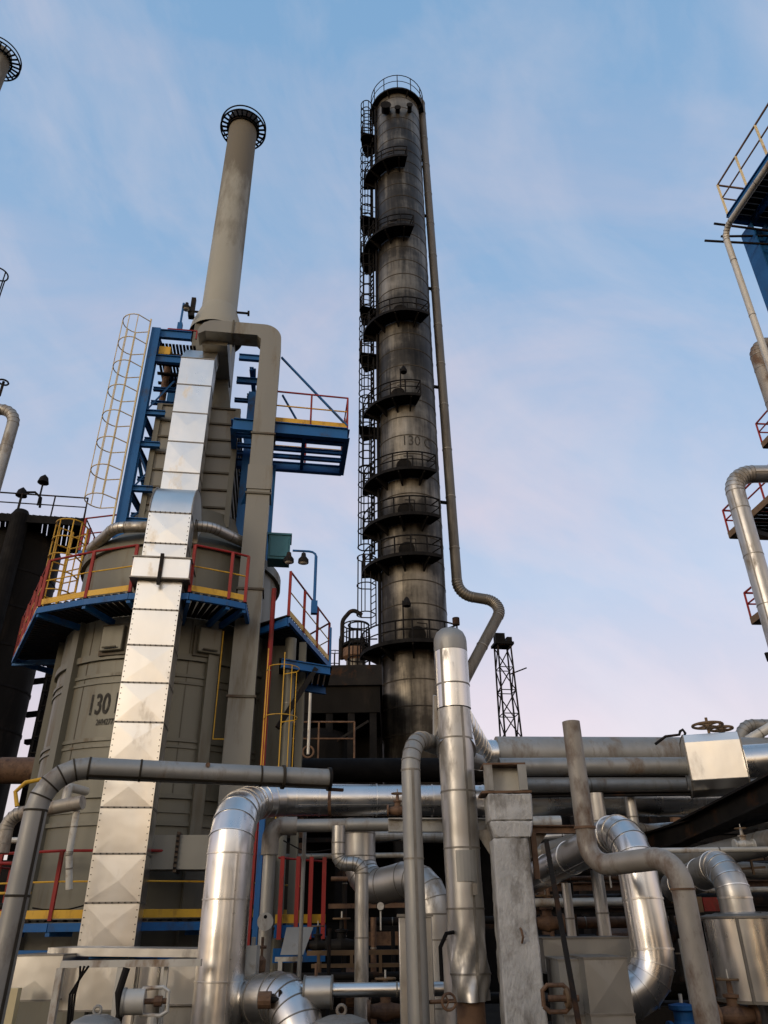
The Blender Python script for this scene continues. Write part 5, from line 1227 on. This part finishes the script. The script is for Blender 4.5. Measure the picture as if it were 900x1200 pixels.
cbox('clad_box', 'upper flat clad box with two lids behind the leaning bar', 636, 742, 1100, 1140, 10.0, .9, 'boxclad')
cbox('clad_box', 'large square clad box that the silver loop runs into', 684, 734, 1123, 1260, 8.65, .8, 'boxclad')
cbox('clad_box', 'dark narrow clad box left of the large square one', 654, 681, 1125, 1260, 8.9, .7, 'galv')
q = at(652, 1170, 8.7); t = thing('hand_valve', 'rusty hand valve with a rounded yoke in front of the dark narrow box', 'valve', q)
mb = MB(); mb.sweep([q + V((x * .13, 0, z * .11)) for x, z in ((-1, -.6), (-.6, -1), (.6, -1), (1, -.6), (1, .6), (.6, 1), (-.6, 1), (-1, .6), (-1, -.6))], .022, 8); obj('yoke', mb, 'rust', t)
obj('spindle', MB().tube(q - V((.08, 0, 0)), q + V((.22, 0, 0)), .03, 10), 'rust', t); obj('handwheel', MB().torus(q + V((.1, -.02, 0)), .07, .02, 20, 6, V((1, 0, 0))), 'wood', t)
q = at(802, 1196, 9.6); t = thing('blue_valve', 'bright blue valve body low down behind the rusty step pipe', 'valve', q - Z * .2)
obj('body', MB().lathe(q, [(.02, -.3), (.13, -.28), (.15, -.1), (.1, 0), (.1, .08), (.14, .1), (.14, .14), (.03, .16)], 20), 'blue', t); obj('flange', MB().tube(q - V((.18, 0, .15)), q - V((.14, 0, .15)), .15, 20), 'blue', t); obj('bolt', MB().tube(q + Z * .14, q + Z * .24, .02, 8), 'pale', t)
q = at(829, 1060, 12.5); t = thing('red_box', 'small red box in the shade behind the rusty step pipe', 'box', q); obj('body', MB().box(q, .22, .3, .18), 'red', t); obj('lid', MB().box(q + V((-.16, 0, 0)), .08, .28, .2), 'wood', t)
q = at(878, 1012, 12); t = thing('cross_bracket', 'small brown bracket of crossed bars near the right edge', 'bracket', q)
for dz in (-.07, .04): obj('bar', MB().bar(q + V((-.18, 0, dz)), q + V((.22, 0, dz + .02)), .035, .03), 'wood', t)
obj('upright', MB().bar(q + V((.02, -.03, -.15)), q + V((.02, -.03, .12)), .03, .03), 'wood', t)
a_ = at(798, 1105, 9.6); obj('thin_conduit', MB().tube(V((a_.x, a_.y, zat(a_, 1180))), V((a_.x, a_.y, zat(a_, 1100))), .025, 10), 'pale', None, 'thin pale conduit between the silver loop and the rusty step pipe', 'conduit')
# panel and fittings near the middle
a_ = at(468, 1075, 10.2); b__ = at(482, 1075, 10.2); t = thing('clad_casing', 'upright clad panel at the left of the elbow-topped dull pipe', 'panel', V((a_.x, a_.y, zat(a_, 1230))))
obj('sheet', MB().box(V(((a_.x + b__.x) / 2 + .12, a_.y + .2, (a_.z + zat(a_, 1230)) / 2)), .4, .3, a_.z - zat(a_, 1230)), 'alub', t, bevel=.01); obj('lid', MB().box(V(((a_.x + b__.x) / 2 + .12, a_.y + .2, a_.z + .02)), .44, .34, .03), 'seam', t)
hs = [at(518, 1150, 9.4), at(516, 1110, 9.4), at(523, 1094, 9.4), at(534, 1092, 9.5)]
obj('black_hose', MB().sweep([hs[0], hs[0].lerp(hs[1], .6), hs[1], hs[2], hs[3]], .022, 8), 'black', None, 'short black hose looping beside the foot of the tall domed pipe', 'hose')
q = at(526, 1174, 9.3); t = thing('small_valve', 'little rusty handwheel left of the foot of the tall domed pipe', 'valve', q)
obj('handwheel', MB().torus(q, .075, .014, 24, 6, V((.3, -1, 0))), 'rust', t); obj('spindle', MB().tube(q - V((.2, 0, 0)), q + V((.06, .1, 0)), .02, 8), 'rust', t)
for k in range(3):
    a = k * 2.09; obj('spoke', MB().tube(q, q + V((math.cos(a) * .075, 0, math.sin(a) * .075)), .009, 6), 'rust', t)
q = at(311, 1080, 12.1); t = thing('round_tag', 'pale round tag with a hole on the slim silver pipe', 'tag', q)
obj('disc', MB().tube(q, q - V((0, .02, 0)), .115, 28), 'pale', t); obj('hole', MB().tube(q + V((0, -.018, .06)), q + V((0, -.025, .06)), .025, 12), 'black', t)
q2 = at(308, 1098, 11.95); t = thing('rusty_spindle', 'rusty valve spindle hanging below the round tag', 'spindle', vt(q2, 1145))
obj('rod', MB().tube(q2, vt(q2, 1146), .02, 8), 'rust', t); zz = zat(q2, 1130); obj('nut', MB().lathe(V((q2.x, q2.y, zz)), [(.02, -.13), (.06, -.08), (.065, .05), (.02, .1)], 12), 'rust', t); zz = zat(q2, 1110); obj('handle', MB().tube(V((q2.x - .05, q2.y, zz)), V((q2.x + .06, q2.y, zz)), .02, 8), 'rust', t)
q = at(308, 1172, 10.55); t = thing('rusty_fitting', 'black rusty plug fitting on the bright segmented elbow', 'fitting', q)
obj('plug', MB().tube(q - V((.05, 0, 0)), q + V((.10, 0, .0)), .09, 12), 'rust', t); obj('bolt', MB().tube(q + V((.1, 0, 0)), q + V((.25, 0, 0)), .03, 8), 'darkst', t); obj('lever', MB().tube(q + V((.2, 0, -.1)), q + V((.2, 0, .1)), .018, 8), 'darkst', t)
a_ = at(297, 1108, 11.6); t = thing('post_panel', 'narrow pale upright panel between the thick bend and the slim silver pipe', 'panel', V((a_.x, a_.y, zat(a_, 1230)))); obj('sheet', MB().box(V((a_.x, a_.y, (a_.z + zat(a_, 1230)) / 2)), .14, .3, a_.z - zat(a_, 1230)), 'gwhite', t); obj('knob', MB().tube(a_, a_ + Z * .1, .03, 10), 'galv', t)
a_ = at(338, 1124, 13.0); t = thing('small_bench_frame', 'small pale angle-iron frame behind the bright segmented elbow', 'frame', V((a_.x, a_.y, zat(a_, 1200))))
zt_ = a_.z; zb_ = zat(a_, 1200)
for dx in (-.12, .17): obj('leg', MB().bar(V((a_.x + dx, a_.y, zb_)), V((a_.x + dx, a_.y, zt_ - .03)), .06, .06), 'gwhite', t)
obj('top_rail', MB().bar(V((a_.x - .2, a_.y, zt_)), V((a_.x + .21, a_.y, zt_)), .06, .06), 'gwhite', t)
obj('plate', MB().prism([V((a_.x - .15, a_.y + .2, zt_ + .05)), V((a_.x + .2, a_.y + .2, zt_ + .05)), V((a_.x + .32, a_.y + .4, zt_ + .4)), V((a_.x - .1, a_.y + .4, zt_ + .4))], (0, .02, .02)), 'galv', t)
q = at(400, 1196, 10.3); t = thing('domed_vessel', 'grey domed vessel head at the bottom below the valve jacket', 'vessel', q - Z * 1)
obj('shell', MB().lathe(q, [(.38, -1.0), (.38, -.12), (.3, 0), (.15, .05), (.01, .06)], 36), 'galv', t); obj('lug', MB().torus(q + Z * .1, .05, .018, 16, 6, V((0, 1, 0))), 'galv', t)

# ------------------------------------------------------------------ clad boxes and frame, lower left
def cslab(lab, x0, x1, y0, y1_, Y_, depth, mat='aluduct'): return cbox('clad_box', lab, x0, x1, y0, y1_, Y_, depth, mat)
cslab('low silver clad box left of the grey frame at the left edge', 14, 74, 1120, 1173, 11.6, 1.0)
cslab('clad box seen through the grey frame, under the large silver duct', 78, 160, 1128, 1185, 11.8, 1.0)
cslab('clad box between the grey frame and the thick bright bend', 190, 252, 1126, 1178, 11.5, 1.0)
cslab('second clad box under the one beside the thick bright bend', 190, 252, 1180, 1250, 11.55, 1.0, 'boxclad')
cy = at(172, 1130, 12.1); t = thing('clad_drum', 'upright silver drum seen through the right of the grey frame', 'vessel', V((cy.x, cy.y, 0)))
obj('shell', MB().lathe(V((cy.x, cy.y, 0)), [(.26, 0), (.26, cy.z), (.01, cy.z + .03)], 36), 'alu', t, sharp=30); obj('seam_strip', MB().bar(V((cy.x - .03, cy.y - .265, 0)), V((cy.x - .03, cy.y - .265, cy.z)), .03, .015), 'seam', t)
obj('top_duct', MB().bar(at(75, 1114, 12.6), at(262, 1116, 12.4), .10, 1.0, Z), 'alub', None, 'thin silver cover strip lying across the clad boxes under the large duct', 'cover')
fa = at(72, 1130, 10.6); fb = at(236, 1129, 10.6); fb.z = fa.z
t = thing('tube_stand', 'grey square-tube frame in front of the clad boxes at bottom left', 'frame', V((fa.x, fa.y, 0)))
obj('top_rail', MB().bar(fa, fb, .075, .075), 'pale', t)
obj('leg', MB().bar(V((fa.x, fa.y, 0)), V((fa.x, fa.y, fa.z - .04)), .075, .075), 'pale', t)
fm = fa.lerp(fb, .43); obj('leg', MB().bar(V((fm.x, fm.y, 0)), V((fm.x, fm.y, fm.z - .04)), .07, .07), 'pale', t)
fm = fa.lerp(fb, .74); obj('leg', MB().bar(V((fm.x, fm.y + .1, 0)), V((fm.x, fm.y + .1, fm.z - .04)), .05, .05), 'pale', t)
for i in range(3):
    a_ = at(104 - 5 * i, 1132, 10.5); b__ = at(76 + 2 * i, 1235, 10.5); m_ = at(82 + 3 * i, 1165, 10.5)
    obj('cable', MB().sweep([a_, a_.lerp(m_, .5) + V((.02, 0, .04)), m_, b__], .014, 6), 'black', None, 'black cable drooping from the top rail of the grey frame', 'cable', 'cables on the grey frame')
q = at(141, 1175, 10.4); mb = MB(); mb.sweep([q + V((.02, 0, .35)), q + V((-.03, -.02, .1)), q + V((.01, 0, -.1)), q + V((-.02, 0, -.5))], .045, 8); obj('cable_bundle', mb, 'darkst', None, 'dark bundle of cables down the middle leg of the grey frame', 'cable')
q = at(156, 1174, 10.3); t = thing('valve_actuator', 'grey drum actuator with a rounded yoke, hanging under the grey frame', 'actuator', q)
obj('drum', MB().tube(q - UX * .12, q + UX * .13, .13, 28), 'pale', t); obj('drum_rim', MB().tube(q - UX * .12, q - UX * .09, .145, 28), 'galv', t)
yk = q + UX * .25; mb = MB(); mb.sweep([yk + V((x * .16, -.02, z * .14)) for x, z in ((-1, .9), (.5, 1), (.95, .7), (1, -.7), (.5, -1), (-1, -.9))], .022, 8); obj('yoke', mb, 'pale', t)
obj('spindle', MB().tube(q + UX * .12, q + UX * .38, .03, 10), 'rust', t); obj('nut', MB().tube(q + UX * .24, q + UX * .33, .055, 8), 'rust', t)
obj('stand', MB().tube(q + UX * .24 - Z * .9, q + UX * .24 - Z * .15, .06, 12), 'pale', t)
q = at(113, 1192, 9.6); t = thing('domed_vessel', 'grey domed vessel head with a lifting eye at bottom left', 'vessel', q - Z * 1)
obj('shell', MB().lathe(q, [(.3, -1.0), (.3, -.12), (.24, -.03), (.12, .02), (.01, .03)], 36), 'galv', t); obj('lug', MB().torus(q + Z * .06, .04, .015, 16, 6, V((0, 1, 0))), 'galv', t)
obj('plinth_post', MB().box(V((at(12, 1190, 11.3).x, 11.3, .5)), .12, .12, 1.1), 'cream', None, 'cream post under the low silver clad box at the left edge', 'post')
# small pipes beside the furnace on the left
x0_ = at(8, 968, 13.6); x1_ = at(97, 940, 13.4)
pipe('lagged_pipe', 'pale lagged pipe with a torn end left of the large silver duct', [at(2, 1000, 13.6), at(10, 956, 13.6), V((x1_.x, x1_.y, x1_.z))], w=16, mat='rustpipe', n=24, bend=.25, nb=5, seam=.7)
a_ = at(80, 922, 13.7); pipe('lagged_pipe', 'short pale elbow above the torn end of the lagged pipe', [V((a_.x, a_.y, zat(a_, 945))), a_, a_ + UX * .2 + UY * .5], w=10, mat='pale', n=20, bend=.1, nb=4)
a_ = at(90, 950, 13.5); pipe('drop_pipe', 'thin whitish pipe dropping from the torn end of the lagged pipe', [a_, V((a_.x, a_.y, zat(a_, 1000))), at(81, 1042, 13.6)], w=7.5, mat='gwhite', n=16, bend=.2, nb=4, seam=.5)
mb = MB(); mb.sweep([at(20, 945, 13.2), at(18, 928, 13.2), at(30, 917, 13.2), at(60, 911, 13.3), at(118, 906, 13.5)], .035, 10); obj('yellow_hose', mb, 'yellow', None, 'ochre yellow pipe curving behind the grey crossing pipe at the left', 'hose')
for i, (py, lab) in enumerate(((1012, 'red rail at the left edge behind the grey crossing pipe'), (1047, 'ochre rail at the left edge behind the grey crossing pipe'), (985, 'pale pipe at the left edge behind the grey crossing pipe'))):
    a_ = at(-12, py, 14.5); b__ = at(36, py + 1, 14.5); obj('edge_rail', MB().tube(a_, V((b__.x, b__.y, a_.z)), (.03, .022, .05)[i], 10), ('red', 'yellow', 'pale')[i], None, lab, 'rail')
obj('dark_screen', MB().box(V((at(-20, 1000, 19).x, 20, 1.6)), 3.2, .2, 3.2), 'black', None, 'dark screen wall at the left edge behind the lagged pipe', 'wall')

# ------------------------------------------------------------------ unseen dark blocks added behind the camera to shape reflections and low light
for i, (x0, x1, h, y) in enumerate(((-46, -33, 9, -24), (-27, -17, 12, -26), (-12, -4, 7.5, -22), (2, 10, 10, -25), (15, 22, 13, -24), (27, 42, 9, -26))):
    t = thing('reflection_block', 'added dark flat-roofed block behind the camera, to shape reflections', 'building', V(((x0 + x1) / 2, y, 0)), 'added reflection blocks behind the camera')
    obj('wall', MB().box(V(((x0 + x1) / 2, y, h / 2)), x1 - x0, 6, h), 'darkst', t); obj('roof', MB().box(V(((x0 + x1) / 2, y, h + .15)), x1 - x0 + .6, 6.6, .3), 'black', t)

# more pipework in the shade
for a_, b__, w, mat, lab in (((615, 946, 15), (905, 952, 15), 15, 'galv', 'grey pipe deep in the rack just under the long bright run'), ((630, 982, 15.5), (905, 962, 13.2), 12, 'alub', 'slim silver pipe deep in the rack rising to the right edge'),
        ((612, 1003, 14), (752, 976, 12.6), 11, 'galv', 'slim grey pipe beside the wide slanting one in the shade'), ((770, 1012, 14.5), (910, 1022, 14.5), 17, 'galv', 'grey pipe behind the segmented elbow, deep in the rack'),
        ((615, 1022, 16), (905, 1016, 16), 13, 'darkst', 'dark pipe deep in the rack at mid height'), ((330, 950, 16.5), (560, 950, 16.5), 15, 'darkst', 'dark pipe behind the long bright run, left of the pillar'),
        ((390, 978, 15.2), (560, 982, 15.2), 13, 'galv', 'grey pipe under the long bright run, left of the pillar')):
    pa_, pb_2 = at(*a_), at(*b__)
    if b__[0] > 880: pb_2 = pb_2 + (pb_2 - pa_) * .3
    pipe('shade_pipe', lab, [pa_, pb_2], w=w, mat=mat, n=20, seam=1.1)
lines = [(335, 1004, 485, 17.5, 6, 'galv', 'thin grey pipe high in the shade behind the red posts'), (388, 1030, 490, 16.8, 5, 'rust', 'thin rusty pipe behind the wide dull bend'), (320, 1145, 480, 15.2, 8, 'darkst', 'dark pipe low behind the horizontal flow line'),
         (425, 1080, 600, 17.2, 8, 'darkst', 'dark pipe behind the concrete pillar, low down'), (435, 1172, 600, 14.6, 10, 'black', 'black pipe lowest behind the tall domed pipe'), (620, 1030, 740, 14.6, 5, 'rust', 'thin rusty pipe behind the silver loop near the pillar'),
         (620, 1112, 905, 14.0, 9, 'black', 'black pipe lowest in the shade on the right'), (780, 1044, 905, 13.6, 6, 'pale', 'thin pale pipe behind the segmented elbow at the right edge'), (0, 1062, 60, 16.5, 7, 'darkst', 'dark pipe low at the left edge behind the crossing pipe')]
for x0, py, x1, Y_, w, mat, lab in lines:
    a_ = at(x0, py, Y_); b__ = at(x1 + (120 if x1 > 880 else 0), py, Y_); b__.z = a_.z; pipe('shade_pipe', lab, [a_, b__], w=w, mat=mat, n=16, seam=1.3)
for i, (px, Y_, y0, y1_, w, mat) in enumerate(((438, 15.5, 1075, 1200, 7, 'rust'), (462, 16, 1090, 1200, 5, 'darkst'), (402, 17, 1000, 1190, 6, 'darkst'), (372, 16.5, 1100, 1200, 6, 'rust'), (648, 14, 1010, 1100, 5, 'rust'), (676, 15, 990, 1100, 6, 'darkst'), (800, 13.5, 1070, 1150, 6, 'darkst'))):
    a_ = at(px, y1_, Y_); pipe('shade_riser', 'thin upright pipe standing in the deep shade behind the foreground pipes', [a_, vt(a_, y0)], w=w, mat=mat, n=12, seam=.8, group='risers in the shade')
for i, (px, Y_, w, h, lab) in enumerate(((455, 18.5, 1.6, 1.5, 'dark pump block on the ground behind the tall domed pipe'), (395, 17.8, 1.3, 1.0, 'dark pump block on the ground behind the loop pipe'), (790, 17.5, 2.2, 1.3, 'dark pump block on the ground behind the rusty step pipe'), (690, 18.5, 2.6, 1.6, 'dark pump block on the ground behind the clad boxes'))):
    a_ = at(px, 1150, Y_); c = V((a_.x, Y_, 0)); t = thing('pump_block', lab, 'pump', c)
    obj('plinth', MB().box(c + Z * .15, w, 1.2, .3), 'darkst', t); obj('motor', MB().tube(c - V((w * .4, 0, -h * .6)), c + V((w * .1, 0, h * .6)), h * .33, 20), 'black', t); obj('pump_casing', MB().tube(c + V((w * .15, 0, h * .6)), c + V((w * .4, 0, h * .6)), h * .42, 20), 'rust', t)

# small valves and gauges among the lower pipes
def gate_valve(lab, px, py, Y, s, axis=V((1, 0, 0)), mat='rust', wheel='wood', group=None):
    q = at(px, py, Y); a = V(axis).normalized(); t = thing('gate_valve', lab, 'valve', q - Z * .15 * s, group)
    obj('body', MB().sweep([q - a * .2 * s, q - a * .1 * s, q, q + a * .1 * s, q + a * .2 * s], [.075 * s, .09 * s, .12 * s, .09 * s, .075 * s], 20), mat, t)
    for e in (-1, 1): obj('flange', MB().tube(q + a * e * .2 * s, q + a * e * .24 * s, .13 * s, 20), mat, t)
    obj('bonnet', MB().lathe(q, [(.07 * s, .08 * s), (.07 * s, .17 * s), (.1 * s, .18 * s), (.1 * s, .21 * s), (.04 * s, .22 * s), (.03 * s, .36 * s)], 16), mat, t)
    w = obj('handwheel', MB().torus(q + Z * .36 * s, .13 * s, .014 * s, 24, 6), wheel, t)
    obj('spokes', MB().bar(q + Z * .36 * s - V((.13, 0, 0)) * s, q + Z * .36 * s + V((.13, 0, 0)) * s, .015 * s, .015 * s), wheel, w)
    obj('spindle', MB().tube(q + Z * .3 * s, q + Z * .46 * s, .012 * s, 8), 'pale', t)
gate_valve('small rusty gate valve low between the valve jacket and the elbow-topped pipe', 452, 1185, 11.6, 1.0)
gate_valve('small dark gate valve in the shade behind the loop pipe', 400, 1108, 14.4, 1.1, mat='darkst')
gate_valve('rusty gate valve low in the shade between pillar and clad boxes', 642, 1082, 12.5, 1.0)
gate_valve('dark gate valve on the shaded pipe behind the silver loop', 806, 1092, 12.8, 1.1, mat='darkst')
gate_valve('small pale gate valve on the thin pipe near the right edge', 872, 990, 10.6, .55, mat='pale', axis=V((1, 0, 0)))
gate_valve('tiny rusty gate valve above the beam left of the pillar', 466, 950, 10.6, .6)
gate_valve('dark gate valve behind the small angle-iron frame', 372, 1108, 14.6, .8, mat='darkst')
gate_valve('rusty gate valve below the wide jacket at the right edge', 862, 1190, 9.4, .9)
for i, (px, py, Y, lab) in enumerate(((446, 1062, 12.0, 'small round gauge on a thin stem behind the loop pipe'), (712, 1010, 10.6, 'small round gauge beside the upright pipe under the rack'), (560, 1120, 9.9, 'small round gauge just right of the tall domed pipe'))):
    q = at(px, py, Y); t = thing('pressure_gauge', lab, 'gauge', q - Z * .25)
    obj('case', MB().tube(q + V((0, .03, 0)), q - V((0, .03, 0)), .06, 24), 'darkst', t); obj('dial', MB().tube(q - V((0, .03, 0)), q - V((0, .034, 0)), .05, 24), 'gwhite', t); obj('stem', MB().tube(q - Z * .3, q - Z * .05, .012, 8), 'pale', t)
# hangers and clamps that hold the long pipes
def strap(lab, p, r, up, ax=V((1, 0, 0))):
    t = thing('pipe_hanger', lab, 'hanger', p, 'hangers of the long bright run'); obj('clamp', MB().tube(p - ax * .025, p + ax * .025, r + .012, 36), 'rust', t); obj('rod', MB().tube(p + Z * r, p + Z * (r + up), .014, 8), 'rust', t)
pm_ = pB[2].lerp(pe, .35); strap('rusty hanger clamp round the long bright run, left of the elbow-topped dull pipe', pm_, rB * .79, .12)
# cables draped in the shade
for i, (pts, lab) in enumerate((([(332, 985, 15), (360, 1000, 15), (410, 992, 15), (470, 984, 15)], 'thin black cable sagging in the shade behind the red posts'), ([(615, 1050, 12.6), (650, 1066, 12.6), (700, 1060, 12.6), (750, 1040, 12.6)], 'thin black cable sagging behind the silver loop'), ([(110, 1058, 14.8), (80, 1066, 14.8), (50, 1066, 14.8), (38, 1064, 14.8)], 'thin black cable looped on the low railing at the left'))):
    P = [at(*p) for p in pts]; F_ = [f for f, _ in fillet(P, .6, 6)]
    obj('cable', MB().sweep(F_, .014, 6), 'black', None, lab, 'cable')
